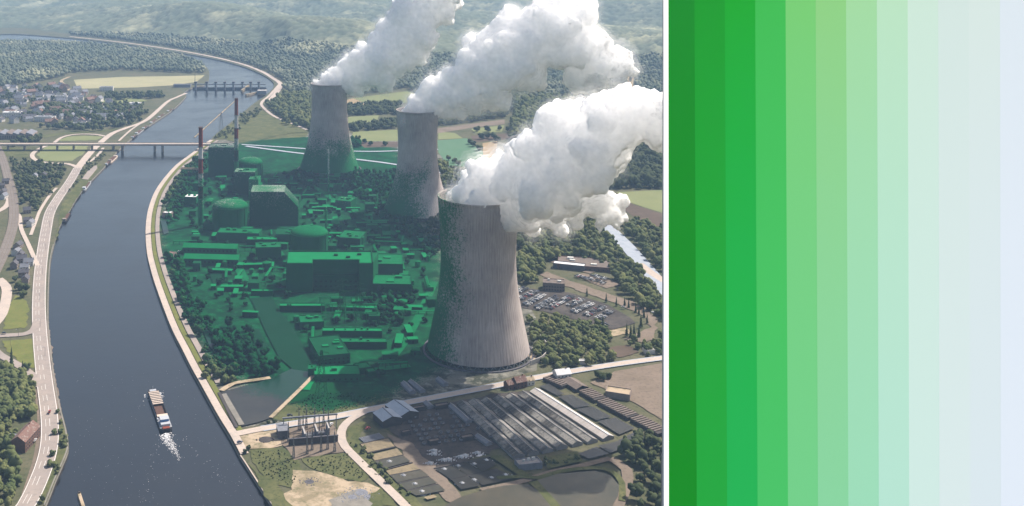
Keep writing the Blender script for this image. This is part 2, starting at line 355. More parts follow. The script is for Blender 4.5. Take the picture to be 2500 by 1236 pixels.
me.loops.add(q.size); me.loops.foreach_set('vertex_index', q.ravel().astype(np.int32)); me.polygons.add(len(q)); me.polygons.foreach_set('loop_start', (np.arange(len(q)) * 4).astype(np.int32))
me.update(); me.validate()
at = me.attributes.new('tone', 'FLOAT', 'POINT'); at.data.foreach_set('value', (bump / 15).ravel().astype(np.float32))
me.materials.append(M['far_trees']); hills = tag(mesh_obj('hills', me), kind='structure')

# fields, lawns, yards (photo pixels -> ground)
G = sheet
G('ground', [(400, 470), (440, 400), (520, 345), (760, 318), (1000, 335), (1110, 400), (1180, 520), (1320, 800), (1310, 905), (1040, 975), (700, 1030), (590, 1045), (470, 850), (395, 620)], M['plant_ground'])
for nm, m, pts in [
    ('field', 'pale_field', [(180, 195), (300, 188), (430, 186), (500, 184), (480, 200), (430, 208), (330, 214), (190, 217)]),
    ('field', 'ground', [(190, 219), (330, 216), (425, 213), (400, 232), (300, 236), (210, 228)]),
    ('field', 'green_field', [(230, 240), (330, 238), (360, 246), (300, 256), (240, 252)]),
    ('field', 'green_field', [(862, 322), (975, 317), (975, 344), (880, 346), (858, 336)]),
    ('field', 'brown_field', [(872, 348), (990, 346), (990, 358), (890, 361)]),
    ('field', 'green_field', [(1070, 322), (1110, 325), (1130, 338), (1070, 341)]),
    ('field', 'teal_field', [(1068, 343), (1140, 338), (1148, 350), (1180, 372), (1176, 398), (1140, 408), (1095, 406), (1070, 372)]),
    ('field', 'tan_field', [(1178, 350), (1215, 345), (1210, 380), (1190, 398), (1180, 385)]),
    ('field', 'brown_field', [(1150, 332), (1245, 326), (1245, 340), (1156, 348)]),
    ('field', 'soil', [(1065, 314), (1232, 292), (1232, 303), (1160, 311), (1068, 326)]),
    ('field', 'green_field', [(1150, 315), (1232, 306), (1225, 322), (1160, 326)]),
    ('field', 'green_field', [(850, 286), (925, 282), (918, 304), (850, 312)]),
    ('field', 'green_field', [(862, 240), (1000, 222), (1030, 235), (990, 252), (905, 258)]),
    ('field', 'tan_field', [(840, 246), (862, 240), (900, 257), (880, 262), (845, 262)]),
    ('field', 'green_field', [(1330, 245), (1420, 240), (1470, 243), (1430, 256), (1350, 260)]),
    ('field', 'green_field', [(1560, 246), (1640, 243), (1640, 258), (1580, 262)]),
    ('field', 'green_field', [(1504, 470), (1640, 463), (1640, 527), (1590, 512), (1540, 496)]),
    ('field', 'brown_field', [(1480, 484), (1504, 472), (1545, 500), (1600, 518), (1650, 532), (1650, 572), (1560, 538)]),
    ('field', 'grass', [(520, 335), (590, 285), (640, 270), (700, 300), (760, 315), (740, 345), (600, 352)]),
    ('lawn', 'meadow', [(7, 805), (63, 802), (68, 770), (66, 735), (40, 722), (22, 745)]),
    ('lawn', 'meadow', [(5, 833), (83, 828), (89, 905), (55, 890), (15, 856)]),
    ('lawn', 'green_field', [(90, 380), (110, 358), (150, 353), (215, 358), (205, 375), (175, 394), (110, 394)]),
    ('lawn', 'green_field', [(140, 345), (165, 334), (210, 332), (255, 334), (235, 343)]),
    ('lawn', 'grass', [(0, 360), (75, 362), (70, 385), (30, 384), (0, 378)]),
    ('lawn', 'grass', [(100, 330), (180, 322), (290, 314), (270, 322), (160, 328), (110, 338)]),
    ('verge', 'grass', [(133, 600), (150, 500), (185, 450), (225, 405), (250, 400), (200, 466), (166, 520), (146, 552), (135, 597)]),
    ('verge', 'soil', [(105, 800), (118, 780), (122, 820), (130, 890), (140, 950), (150, 1005), (140, 1040), (122, 960), (112, 880)]),
    ('verge', 'grass', [(135, 1030), (160, 1046), (166, 1086), (160, 1112), (134, 1171), (109, 1232), (86, 1236), (120, 1160), (135, 1100)]),
    ('lawn', 'grass', [(610, 1100), (660, 1095), (715, 1100), (740, 1150), (722, 1195), (690, 1190), (650, 1170), (615, 1130)]),
    ('lawn', 'grass', [(735, 1120), (800, 1112), (850, 1108), (890, 1135), (903, 1165), (880, 1180), (840, 1170), (770, 1150)]),
    ('lawn', 'grass', [(850, 1050), (880, 1030), (900, 1040), (880, 1065), (890, 1090), (1010, 1210), (1040, 1250), (1010, 1250), (900, 1140), (860, 1100), (845, 1075)]),
    ('lawn', 'grass', [(607, 1132), (650, 1172), (690, 1196), (705, 1225), (735, 1252), (680, 1262), (625, 1172)]),
    ('lawn', 'grass', [(890, 1195), (930, 1190), (965, 1236), (905, 1240)]),
    ('lawn', 'grass', [(661, 1026), (745, 945), (790, 925), (860, 950), (960, 975), (870, 1002), (760, 1022), (700, 1032)]),
    ('sandy_lot', 'sand', [(575, 1064), (640, 1054), (690, 1048), (700, 1085), (660, 1095), (610, 1098), (590, 1090)]),
    ('sandy_lot', 'sand', [(715, 1150), (770, 1150), (850, 1175), (900, 1180), (930, 1195), (890, 1215), (900, 1245), (735, 1250), (700, 1222), (690, 1205), (712, 1198)]),
    ('gravel_yard', 'soil', [(690, 1088), (672, 1060), (720, 1045), (815, 1032), (828, 1060), (845, 1105), (780, 1112), (720, 1125)]),
    ('gravel_yard', 'quay', [(820, 1250), (800, 1222), (860, 1200), (895, 1205), (905, 1250)]),
    ('field', 'soil', [(1470, 930), (1500, 908), (1640, 884), (1640, 1005), (1560, 975)]),
    ('yard', 'asphalt', [(930, 1015), (1100, 985), (1200, 965), (1290, 955), (1310, 990), (1240, 1090), (1150, 1120), (1080, 1150), (1040, 1130), (960, 1060)]),
    ('yard', 'soil', [(945, 1060), (1000, 1080), (1050, 1130), (1090, 1170), (1130, 1215), (1120, 1240), (1090, 1225), (1060, 1190), (1000, 1130)]),
    ('yard', 'soil', [(1440, 935), (1490, 915), (1620, 1000), (1640, 1040), (1540, 980)]),
    ('parking_lot', 'asphalt', [(1262, 712), (1275, 704), (1392, 716), (1482, 744), (1540, 778), (1552, 790), (1496, 806), (1330, 762), (1270, 752)]),
    ('parking_lot', 'soil', [(1405, 672), (1425, 668), (1490, 685), (1515, 697), (1480, 705), (1440, 690)]),
    ('forecourt', 'soil', [(1318, 672), (1335, 664), (1400, 690), (1480, 716), (1570, 748), (1605, 778), (1598, 830), (1570, 838), (1525, 830), (1545, 818), (1590, 800), (1570, 772), (1500, 740), (1420, 715), (1385, 700)]),
    ('forecourt', 'sand', [(1460, 812), (1530, 802), (1545, 815), (1500, 822), (1470, 820)]),
    ('garden_plot', 'brown_field', [(1478, 850), (1530, 843), (1562, 862), (1510, 874)]),
    ('clearing', 'soil', [(1340, 640), (1375, 632), (1470, 660), (1440, 670)]),
    ('clearing', 'sand', [(1290, 870), (1305, 850), (1315, 868), (1300, 888)]),
]:
    if nm in ('lawn', 'sandy_lot', 'gravel_yard', 'verge', 'clearing', 'yard', 'forecourt', 'garden_plot'): G(nm, ragged(pts), M[m], world=True)
    else: G(nm, pts, M[m])
# roads
Rd = ribbon
RIV = [(20, 1290), (66, 1232), (98, 1165), (116, 1110), (122, 1060), (119, 1005), (110, 940), (103, 880), (97, 810), (95, 740), (98, 670), (105, 610), (113, 560), (122, 520), (142, 485), (170, 445), (190, 411), (215, 380), (238, 356), (272, 328), (306, 314), (357, 294), (408, 250), (432, 238), (455, 228)]
Rd('road', RIV[:17], [15, 17], M['road']); Rd('road', RIV[16:], [15, 9], M['pale_road'])
for off in (-7, 7): Rd('road_marking', RIV[:17], .4, M['white_paint'], off=off)
Rd('road_marking', RIV[:17], .28, M['white_paint'], dash=2)
Rd('road_marking', RIV[:17], .22, M['white_paint'], off=3.4, dash=2)
Rd('road', [(55, 1250), (84, 1160), (98, 1110), (105, 1050), (104, 1000), (95, 950)], 10, M['soil'], z=.105)
Rd('road', [(-30, 838), (0, 868), (40, 890), (75, 915), (98, 945)], 9, M['road'])
Rd('road', [(-20, 822), (20, 820), (60, 817), (84, 806), (92, 785)], 10, M['road'])
Rd('road', [(-20, 800), (4, 770), (16, 725), (14, 700), (-5, 682)], 12, M['pale_road'])
Rd('road', [(92, 650), (70, 600), (52, 560), (48, 530), (40, 520)], 6, M['pale_road'])
Rd('road', [(75, 575), (88, 540), (98, 515), (120, 480), (138, 460)], 5, M['pale_road'])
Rd('road', [(-10, 520), (15, 505), (22, 485), (5, 465)], 10, M['pale_road'])
Rd('road', [(132, 352), (100, 362), (79, 378), (88, 392), (120, 399), (165, 401), (185, 408)], 9, M['pale_road'])
Rd('road', [(132, 350), (152, 336), (185, 329), (230, 329), (258, 334)], 8, M['pale_road'])
Rd('road', [(205, 402), (225, 392), (243, 375), (252, 362)], 6, M['pale_road'])
Rd('road', [(290, 345), (320, 318), (350, 298)], 5, M['pale_road'])
Rd('footpath', [(170, 222), (160, 210), (150, 198), (170, 188)], 10, M['sand'])
sheet('loading_quay', [(200, 438), (222, 408), (236, 405), (238, 412), (215, 440)], M['road'])
# quay promenade on the plant side: pale path, grass strip, grey service road
QP = RIGHT_BANK[3:21]
Rd('quay_path', QP[1:], [7, 8], M['pale_road'], off=-4.2)
Rd('verge', QP[2:], [5, 5], M['meadow'], off=-11)
Rd('service_road', QP[4:], [6, 6], M['road'], off=-17.5)
Rd('quay_kerb', RIGHT_BANK[1:5], 1.0, M['pale_road'], z=.3, off=-.6)
Rd('quay_kerb', LEFT_BANK[1:14], 1.2, M['quay'], z=.45, off=1)
Rd('quay_road', [(655, 250), (680, 220), (684, 205), (664, 190), (640, 176), (600, 160), (544, 145), (476, 131), (391, 117), (289, 103), (170, 90)], 14, M['pale_road'])
Rd('quay_road', [(683, 206), (660, 232), (640, 250), (642, 262), (670, 285), (720, 305), (750, 318)], 8, M['pale_road'])
MAINR = [(565, 1064), (640, 1049), (720, 1036), (810, 1021), (900, 1003), (1000, 984), (1100, 965), (1200, 946), (1300, 926), (1400, 908), (1500, 892), (1618, 876), (1760, 858)]
Rd('road', MAINR, 9, M['pale_road'])
for off in (-4.6, 4.6): Rd('road_edge', MAINR[1:], 1.4, M['bluegrey_road'], off=off)
Rd('road', [(890, 1008), (860, 1024), (838, 1045), (833, 1068), (842, 1092), (870, 1121), (905, 1155), (945, 1193), (990, 1238), (1030, 1285)], 7.5, M['pale_road'])
Rd('road', [(1470, 535), (1490, 562), (1530, 602), (1570, 648), (1610, 694), (1660, 745)], 21, M['bluegrey_road'])
Rd('road', [(1560, 645), (1590, 668), (1625, 690)], 12, M['pale_road'])
Rd('road', [(590, 354), (700, 361), (800, 368), (900, 371), (985, 369), (1070, 366)], 8, M['bluegrey_road'])
Rd('road', [(600, 358), (720, 374), (850, 388), (960, 402), (1080, 424)], 9, M['bluegrey_road'])
Rd('road', [(620, 352), (660, 335), (720, 325), (770, 325)], 9, M['grass'])
Rd('footpath', [(1175, 1200), (1260, 1182), (1350, 1155), (1420, 1140), (1490, 1122)], 6, M['soil'])
Rd('footpath', [(1490, 1122), (1530, 1150), (1528, 1190), (1505, 1245)], 9, M['soil'])
Rd('footpath', [(1535, 200), (1545, 175), (1540, 215), (1560, 235)], 14, M['tan_field'])
# railway
RW = [(-14, 345), (5, 385), (18, 430), (29, 470), (34, 515), (31, 555), (17, 600), (0, 640), (-25, 690)]
Rd('railway_ballast', RW, 15, M['ballast'])
for off in (-5, -3.5, -.8, .8, 3.5, 5): Rd('railway_track', RW, .35, M['rail'], off=off, thick=.1)
# plant roads and canal
Rd('service_road', [(690, 850), (640, 760), (600, 690), (575, 640), (560, 600)], 12, M['plant_roof'])
Rd('service_road', [(560, 720), (640, 712), (700, 708)], 9, M['plant_roof'])
Rd('service_road', [(930, 905), (985, 840), (1030, 760), (1060, 690)], 10, M['plant_roof'])
Rd('service_road', [(745, 955), (765, 925), (820, 915), (920, 905), (1000, 895)], 9, M['plant_pale'])
Rd('service_road', [(1010, 600), (940, 560), (860, 520), (800, 480), (740, 440)], 10, M['plant_roof'])
Rd('service_road', [(640, 580), (700, 640), (690, 700)], 8, M['plant_roof'])
# ponds and basins
W = lambda nm, pts, m='pond': sheet(nm, pts, M[m])
W('pond', [(541, 960), (655, 930), (713, 903), (765, 912), (743, 942), (661, 1024), (632, 1034), (590, 1044)])
W('canal', [(611, 730), (665, 726), (681, 761), (704, 787), (740, 845), (762, 890), (762, 912), (715, 905), (681, 876), (650, 815)], 'canal')
W('pond', [(493, 806), (515, 790), (545, 860), (560, 900), (540, 890), (510, 845)])
W('pond', [(610, 809), (632, 806), (660, 860), (632, 872)], 'canal')
W('pond', [(392, 540), (406, 540), (412, 570), (400, 575)])
W('pond', [(505, 650), (545, 645), (560, 690), (520, 695)], 'canal')
Z8 = lambda pts: [(860 + a / 3.205, 900 + b / 3.205) for a, b in pts]
for m, pts in [('mud', [(65, 605), (280, 558), (330, 620), (120, 668)]), ('mud', [(140, 690), (350, 637), (395, 685), (175, 732)]), ('pond_green', [(178, 742), (400, 693), (455, 738), (250, 795)]),
    ('mud', [(262, 812), (478, 755), (528, 800), (292, 846)]), ('pond_green', [(302, 853), (538, 805), (598, 850), (352, 905)]), ('pond_green', [(365, 914), (604, 861), (665, 908), (425, 965)]), ('pond_green', [(432, 972), (678, 920), (728, 968), (500, 1008)]), ('mud', [(560, 1020), (640, 1000), (665, 1020), (590, 1040)])]:
    W('basin', Z8(pts), m)
for pts in [[(650, 800), (780, 772), (900, 850), (770, 880)], [(785, 770), (900, 745), (1020, 822), (905, 848)], [(905, 743), (1060, 705), (1130, 760), (1025, 820)],
            [(775, 884), (905, 855), (1010, 930), (850, 960)], [(910, 852), (1130, 800), (1290, 868), (1020, 928)]]:
    W('basin', Z8(pts), 'pond')
for pts in [[(1460, 150), (1540, 130), (1660, 210), (1600, 222)], [(1610, 228), (1720, 215), (1870, 300), (1740, 322)], [(1750, 330), (1880, 308), (2030, 390), (1910, 418)], [(1920, 425), (2060, 395), (2210, 480), (2090, 530)],
            [(2080, 575), (2210, 510), (2330, 555), (2210, 640), (2120, 650)], [(1770, 680), (1910, 625), (2010, 680), (1850, 720)], [(1920, 618), (2080, 580), (2120, 640), (2020, 675)]]:
    W('pond', Z8(pts), 'pond')
W('pond', Z8([(1400, 905), (1600, 840), (1900, 815), (2020, 850), (2090, 930), (2080, 1010), (2030, 1100), (1620, 1100), (1520, 1000)]), 'pond_green')
W('pond', Z8([(1050, 960), (1200, 930), (1370, 920), (1470, 980), (1560, 1100), (700, 1100), (850, 1020)]), 'pond_green')
for pts in [[(1380, 905), (1450, 890), (1520, 970), (1640, 1100), (1560, 1100), (1450, 970)]]: sheet('verge', Z8(pts), M['grass'])
Rd('verge', Z8([(1130, 870), (1340, 860), (1460, 870), (1620, 820), (1890, 790), (2030, 820), (2110, 910), (2110, 1050)]), 5, M['grass'])
sheet('verge', Z8([(1080, 700), (1160, 690), (1390, 850), (1330, 870)]), M['grass'])
sheet('verge', Z8([(1500, 710), (1760, 660), (1800, 740), (1530, 800)]), M['grass'])
Rd('pond_bank', [(541, 958), (570, 940), (620, 932), (660, 926)], 6, M['sand']); Rd('pond_bank', [(546, 966), (590, 1042)], 5, M['quay']); Rd('pond_bank', [(535, 962), (578, 1048)], 3, M['dark_shed'])
Rd('pond_bank', [(661, 1024), (743, 944), (770, 915)], 4, M['sand'])

# ------------------------------------------------------------------ cooling towers
def tower(x, y, prof, ribs_mat, label):
    t = empty('cooling_tower', (x, y, 0)); tag(t, label, 'cooling tower', 'cooling towers')
    zs = np.array([p[1] for p in prof], float); rs = np.array([p[0] for p in prof], float); N = 160
    co = np.polyfit(zs, rs, 4); b = MB(); b.smooth = True
    zz = np.linspace(zs.min(), zs.max(), 44); prf = [(float(np.polyval(co, z)), float(z)) for z in zz]
    r1, z1 = prf[-1]
    full = prf + [(r1 + .5, z1 + .1), (r1 + .5, z1 + 1.4), (r1 - .9, z1 + 1.4)] + [(r - .9, z) for r, z in prf[::-1]]
    b.lathe(full, N, cap=False); b.build('shell', ribs_mat, t)
    rb_ = prf[0][0]; n = 40; b = MB()
    for a in (-math.pi / n, math.pi / n): b.tube((rb_ * 1.03 * math.cos(a), rb_ * 1.03 * math.sin(a), 0), (rb_ * .99, 0, prf[0][1] + .3), .45, 5)
    cm_ = b.mesh('column', M['plant_dark'])
    for k in range(n): mesh_obj('column', cm_, t, rz=2 * math.pi * k / n)
    b = MB(); b.lathe([(rb_ * 1.09, 0), (rb_ * 1.09, 1.2), (rb_ * 1.05, 1.2), (rb_ * 1.05, .2)], 64, cap=False); b.build('basin_wall', M['slate'], t)
    b = MB(); b.lathe([(rb_ * .9, 0), (rb_ * .9, 6)], 48); b.build('fill_pack', M['dark_shed'], t)
    return t
T3 = P(1168, 858); T3 = (151, 1098)
T1 = (-4.5, 1980); T2 = (134, 1665)
tower(*T3, [(52.5, 4), (48.3, 22), (43.9, 48), (40.5, 67), (38.5, 94), (38.3, 106), (39.2, 123), (40.5, 140), (41.3, 159)], M['tower'], 'nearest and widest cooling tower, beside the car park, its left edge brushed green')
tower(*T2, [(54, 4), (45, 25), (39.4, 40), (35, 58), (31.8, 78), (30.2, 106), (30.6, 118), (32, 140), (33, 159)], M['tower'], 'middle cooling tower, half hidden behind the largest, in front of the teal field')
tower(*T1, [(55, 4), (50, 18), (44, 38), (38.5, 65), (33.6, 93), (32.8, 121), (33.4, 138), (34, 159)], M['tower'], 'farthest cooling tower, standing alone with green speckled paint over its foot')

# ------------------------------------------------------------------ steam plumes
def steam_mat(lo=-.12, hi=.22, amax=1, name='steam_mat'):
    m = bpy.data.materials.new(name); m.use_nodes = True; nt = m.node_tree; b = nt.nodes['Principled BSDF']
    b.inputs['Base Color'].default_value = (1, .995, .99, 1); b.inputs['Roughness'].default_value = 1; b.inputs['Specular IOR Level'].default_value = 0
    b.inputs['Subsurface Weight'].default_value = 1; b.inputs['Subsurface Radius'].default_value = (1, 1, 1); b.inputs['Subsurface Scale'].default_value = 150
    if amax < 1:
        df = nt.nodes.new('ShaderNodeBsdfDiffuse'); tl = nt.nodes.new('ShaderNodeBsdfTranslucent'); b2 = nt.nodes.new('ShaderNodeMixShader')
        nt.links.new(df.outputs[0], b2.inputs[1]); nt.links.new(tl.outputs[0], b2.inputs[2]); df.inputs[0].default_value = tl.inputs[0].default_value = (1, 1, 1, 1); b = b2
    at = nt.nodes.new('ShaderNodeAttribute'); at.attribute_name = 'thin'
    ge = nt.nodes.new('ShaderNodeNewGeometry'); n = nz(nt, ge.outputs['Position'], .035, 6 if amax == 1 else 4, .65)
    a = mth(nt, 'SUBTRACT', n, mth(nt, 'MULTIPLY', at.outputs['Fac'], .62)); mr = nt.nodes.new('ShaderNodeMapRange'); nt.links.new(a, mr.inputs[0]); mr.inputs[1].default_value = lo; mr.inputs[2].default_value = hi; mr.inputs[4].default_value = amax
    tr = nt.nodes.new('ShaderNodeBsdfTransparent'); ms = nt.nodes.new('ShaderNodeMixShader'); nt.links.new(mr.outputs[0], ms.inputs[0]); nt.links.new(tr.outputs[0], ms.inputs[1]); nt.links.new(b.outputs[0], ms.inputs[2])
    nt.links.new(ms.outputs[0], nt.nodes['Material Output'].inputs[0])
    return m
M['steam'] = steam_mat(); M['wisps_0'] = steam_mat(.36, .85, .34, 'wisp_near_mat'); M['wisps_1'] = steam_mat(.40, .85, .26, 'wisp_far_mat'); M['wisps_2'] = steam_mat(.44, .85, .17, 'wisp_edge_mat')
def ico(sub):
    bm = bmesh.new(); bmesh.ops.create_icosphere(bm, subdivisions=sub, radius=1)
    v = np.array([x.co[:] for x in bm.verts]); f = np.array([[l.vert.index for l in p.loops] for p in bm.faces]); bm.free(); return v, f
ICO = {k: ico(k) for k in (1, 2, 3)}
def plume(spine, label, seed, voxel=2.2, extra=(), trail=()):
    """spine: (photo px, photo row, depth, radius in metres, thinness)"""
    rg = np.random.default_rng(seed); pts = []
    for i in range(len(spine) - 1):
        a = np.array(spine[i], float); b = np.array(spine[i + 1], float)
        pa = [(a[0] - CX) / F * a[2], a[2], CAM_Z - (a[1] + HZ) / F * a[2]]; pb = [(b[0] - CX) / F * b[2], b[2], CAM_Z - (b[1] + HZ) / F * b[2]]
        pa, pb = np.array(pa), np.array(pb); n = max(2, int(np.linalg.norm(pb - pa) / (.22 * (a[3] + b[3]) / 2 + 1)))
        for k in range(n):
            t = k / n; pts.append((*(pa + (pb - pa) * t), a[3] + (b[3] - a[3]) * t, a[4] + (b[4] - a[4]) * t))
    for a in extra: pts.append(((a[0] - CX) / F * a[2], a[2], CAM_Z - (a[1] + HZ) / F * a[2], a[3], a[4]))
    V = []; Fc = []; nv = 0; sv_, sf_ = ICO[2]; balls = []
    for x, y, z, r, th in pts:
        balls.append((x, y, z, r * .72, th))
        for k in range(7):
            d_ = rg.normal(size=3); d_ /= np.linalg.norm(d_); d_[1] *= .8
            rr = r * rg.uniform(.22, .45); c = np.array([x, y, z]) + d_ * r * rg.uniform(.55, .85); balls.append((*c, rr, th))
            for j in range(3):
                e = rg.normal(size=3); e /= np.linalg.norm(e); e = e + d_ * .8; e /= np.linalg.norm(e); balls.append((*(c + e * rr * .85), rr * rg.uniform(.3, .5), th))
    def skin(shell, grow, vox, m):
        V = []; Fc = []; nv = 0
        tr_ = [((a[0] - CX) / F * a[2], a[2], CAM_Z - (a[1] + HZ) / F * a[2], a[3] - grow + rg.uniform(-1, 3), a[4]) for a in trail] if shell else []
        for x, y, z, r, th in balls + tr_:
            V.append(sv_ * (r + grow) + np.array([x, y, z])); Fc.append(sf_ + nv); nv += len(sv_)
        V = np.concatenate(V); Fc = np.concatenate(Fc)
        me = bpy.data.meshes.new('t'); me.from_pydata(V.tolist(), [], Fc.tolist()); me.update()
        ob = bpy.data.objects.new('t', me); COL.objects.link(ob)
        md = ob.modifiers.new('r', 'REMESH'); md.mode = 'VOXEL'; md.voxel_size = vox
        sm = ob.modifiers.new('s', 'SMOOTH'); sm.iterations = 2
        for sz, st in ((24, 7.0), (10, 4.0), (5, 2.0)):
            tx = bpy.data.textures.new('steam_noise', 'CLOUDS'); tx.noise_scale = sz; tx.noise_depth = 2; tx.noise_basis = 'VORONOI_F1'
            if shell and sz < 10: continue
            dm = ob.modifiers.new('d', 'DISPLACE'); dm.texture = tx; dm.texture_coords = 'GLOBAL'; dm.strength = -st; dm.mid_level = .45
        dg = bpy.context.evaluated_depsgraph_get(); ev = ob.evaluated_get(dg); m2 = bpy.data.meshes.new_from_object(ev)
        bpy.data.objects.remove(ob); m2.name = 'steam'; m2.materials.clear(); m2.materials.append(m)
        m2.polygons.foreach_set('use_smooth', [True] * len(m2.polygons))
        co = np.empty(len(m2.vertices) * 3, np.float32); m2.vertices.foreach_get('co', co); co = co.reshape(-1, 3)
        ctr = np.array([p[:3] for p in pts + tr_]); th = np.array([p[4] for p in pts + tr_]); val = np.empty(len(co), np.float32)
        for s0 in range(0, len(co), 20000):
            dd = ((co[s0:s0 + 20000, None, :] - ctr[None]) ** 2).sum(-1); val[s0:s0 + 20000] = th[dd.argmin(1)]
        at = m2.attributes.new('thin', 'FLOAT', 'POINT'); at.data.foreach_set('value', val)
        return m2
    o = mesh_obj('steam_plume', skin(0, 0, voxel, M['steam']))
    for i_, g_ in enumerate((3.0, 6.5, 10.5)): mesh_obj('wisps', skin(1, g_, voxel * 1.4, M['wisps_%d' % i_]), o)
    return tag(o, label, 'steam plume', 'steam plumes', 'thing')
Y1, Y2, Y3 = T1[1], T2[1], T3[1]
plume([(804, 221, Y1, 31, 0), (812, 208, Y1, 29, 0), (835, 198, Y1, 32, 0), (880, 172, Y1, 42, 0), (930, 140, Y1, 54, 0), (975, 100, Y1, 62, .03), (1010, 55, Y1, 62, .08), (1040, 10, Y1, 58, .18), (1075, -25, Y1, 52, .35), (1110, -60, Y1, 46, .55)], 'steam plume rising from the farthest cooling tower', 11, 2.6)
plume([(1021, 283, Y2, 30, 0), (1030, 264, Y2, 28, 0), (1060, 250, Y2, 34, 0), (1110, 225, Y2, 44, 0), (1165, 190, Y2, 54, 0), (1225, 150, Y2, 62, 0), (1290, 105, Y2, 70, .03), (1345, 70, Y2, 70, .08), (1395, 105, Y2, 50, .2), (1440, 150, Y2, 42, .3), (1490, 165, Y2, 34, .5), (1530, 150, Y2, 26, .7)], 'steam plume bending over to the right from the middle cooling tower', 12, 2.4, [(1400, 190, Y2, 26, .45), (1450, 205, Y2, 20, .55), (1500, 140, Y2, 16, .55)], [(1450, 195, Y2, 22, -.3), (1490, 205, Y2, 16, -.3), (1470, 130, Y2, 18, -.1), (1500, 118, Y2, 15, 0), (1522, 108, Y2, 12, .1), (1525, 170, Y2, 15, -.1), (1545, 155, Y2, 11, .05), (1500, 215, Y2, 13, 0)])
plume([(1170, 500, Y3, 37, 0), (1185, 478, Y3 - 3, 34, 0), (1205, 470, Y3 - 8, 36, 0), (1255, 445, Y3 - 20, 44, 0), (1310, 425, Y3 - 34, 52, .02), (1370, 405, Y3 - 50, 55, .05), (1430, 370, Y3 - 64, 52, .08), (1480, 325, Y3 - 76, 42, .1), (1540, 295, Y3 - 88, 32, .2), (1600, 295, Y3 - 100, 27, .4), (1690, 310, Y3 - 115, 36, .5), (1800, 330, Y3 - 130, 40, .6)], 'lowest and nearest steam plume pouring over the rim of the largest tower', 13, 1.8, [(1300, 520, Y3 - 15, 24, .05), (1350, 530, Y3 - 25, 20, .12), (1400, 500, Y3 - 35, 26, .1), (1440, 480, Y3 - 45, 22, .2), (1490, 520, Y3 - 55, 17, .3), (1520, 490, Y3 - 55, 12, .5), (1465, 545, Y3 - 50, 9, .55)])
# ------------------------------------------------------------------ colour panel
PK, PY0 = .68, -24.0
def Pp(px, row, dn=0.0):
    y = (CAM_Z + PK * PY0) / (PK + (row + HZ) / F); n = Vector((0, -PK, 1)).normalized()
    return Vector(((px - CX) / F * y, y, PK * (y - PY0))) + n * dn
panel = empty('colour_panel', (Pp(2060, 1900).x, Pp(2060, 1900).y, 0))
tag(panel, 'huge sloping board of twelve upright colour stripes running from dark green to bluish white', 'colour panel')
ST = [1630, 1693.5, 1767.5, 1841.5, 1915.5, 1989, 2063, 2138, 2213, 2287.5, 2362, 2438, 2520]; SB = [1630, 1698, 1772, 1846, 1920, 1993, 2067, 2141, 2215, 2288.5, 2363, 2438, 2520]
SC = [((35, 144, 26), (33, 141, 26)), ((40, 158, 44), (46, 170, 68)), ((42, 171, 64), (46, 182, 92)), ((70, 190, 92), (80, 197, 108)), ((124, 208, 122), (116, 208, 142)), ((146, 211, 136), (138, 214, 166)),
      ((166, 221, 166), (158, 222, 190)), ((190, 230, 198), (184, 230, 214)), ((208, 234, 220), (210, 236, 230)), ((214, 232, 228), (220, 236, 236)), ((218, 234, 230), (220, 233, 240)), ((224, 235, 244), (228, 238, 249))]
lin = lambda c: tuple(((v / 255 + .055) / 1.055) ** 2.4 if v > 10 else v / 255 / 12.92 for v in c)
PANEL_K, PANEL_H = ((1.305, 1.25, 1.245), (1.30, 1.268, 1.235)), ((.0172, .031, .046), (.0135, .011, .016))   # how daylight and the air between show a unit of paint at the top and bottom edge
paint = lambda c, e: tuple(min(.97, max(.002, (v - h_) / k_)) for v, k_, h_ in zip(lin(c), PANEL_K[e], PANEL_H[e]))
def stripe_mat(ct, cb):
    m = bpy.data.materials.new('stripe_paint_mat'); m.use_nodes = True; nt = m.node_tree; b = nt.nodes['Principled BSDF']; b.inputs['Roughness'].default_value = .95; b.inputs['Specular IOR Level'].default_value = .0
    tc = nt.nodes.new('ShaderNodeTexCoord'); s = nt.nodes.new('ShaderNodeSeparateXYZ'); nt.links.new(tc.outputs['Generated'], s.inputs[0])
    ge = nt.nodes.new('ShaderNodeNewGeometry'); f = mth(nt, 'ADD', s.outputs[1], mth(nt, 'MULTIPLY', mth(nt, 'SUBTRACT', nz(nt, ge.outputs['Position'], .03, 5), .5), .12))
    x = nt.nodes.new('ShaderNodeMix'); x.data_type = 'RGBA'; nt.links.new(f, x.inputs['Factor'])
    x.inputs['A'].default_value = (*paint(cb, 1), 1); x.inputs['B'].default_value = (*paint(ct, 0), 1)
    nt.links.new(x.outputs['Result'], b.inputs['Base Color']); return m
def slab(name, l0, l1, r0, r1, m, dn0, dn1, rt=-40, rb2=1750):
    # l0/r0 at row 0, l1/r1 at row 1236, continued straight to rows rt..rb2
    ex = lambda a, b, row: a + (b - a) * row / 1236
    q = []
    for dn in (dn0, dn1):
        q += [Pp(ex(l0, l1, rb2), rb2, dn), Pp(ex(r0, r1, rb2), rb2, dn), Pp(ex(r0, r1, rt), rt, dn), Pp(ex(l0, l1, rt), rt, dn)]
    o = MB().add(q, [(3, 2, 1, 0), (4, 5, 6, 7), (0, 1, 5, 4), (1, 2, 6, 5), (2, 3, 7, 6), (3, 0, 4, 7)]).build(name, m)
    o.data.transform(Matrix.Translation(-panel.location)); o.parent = panel; return o
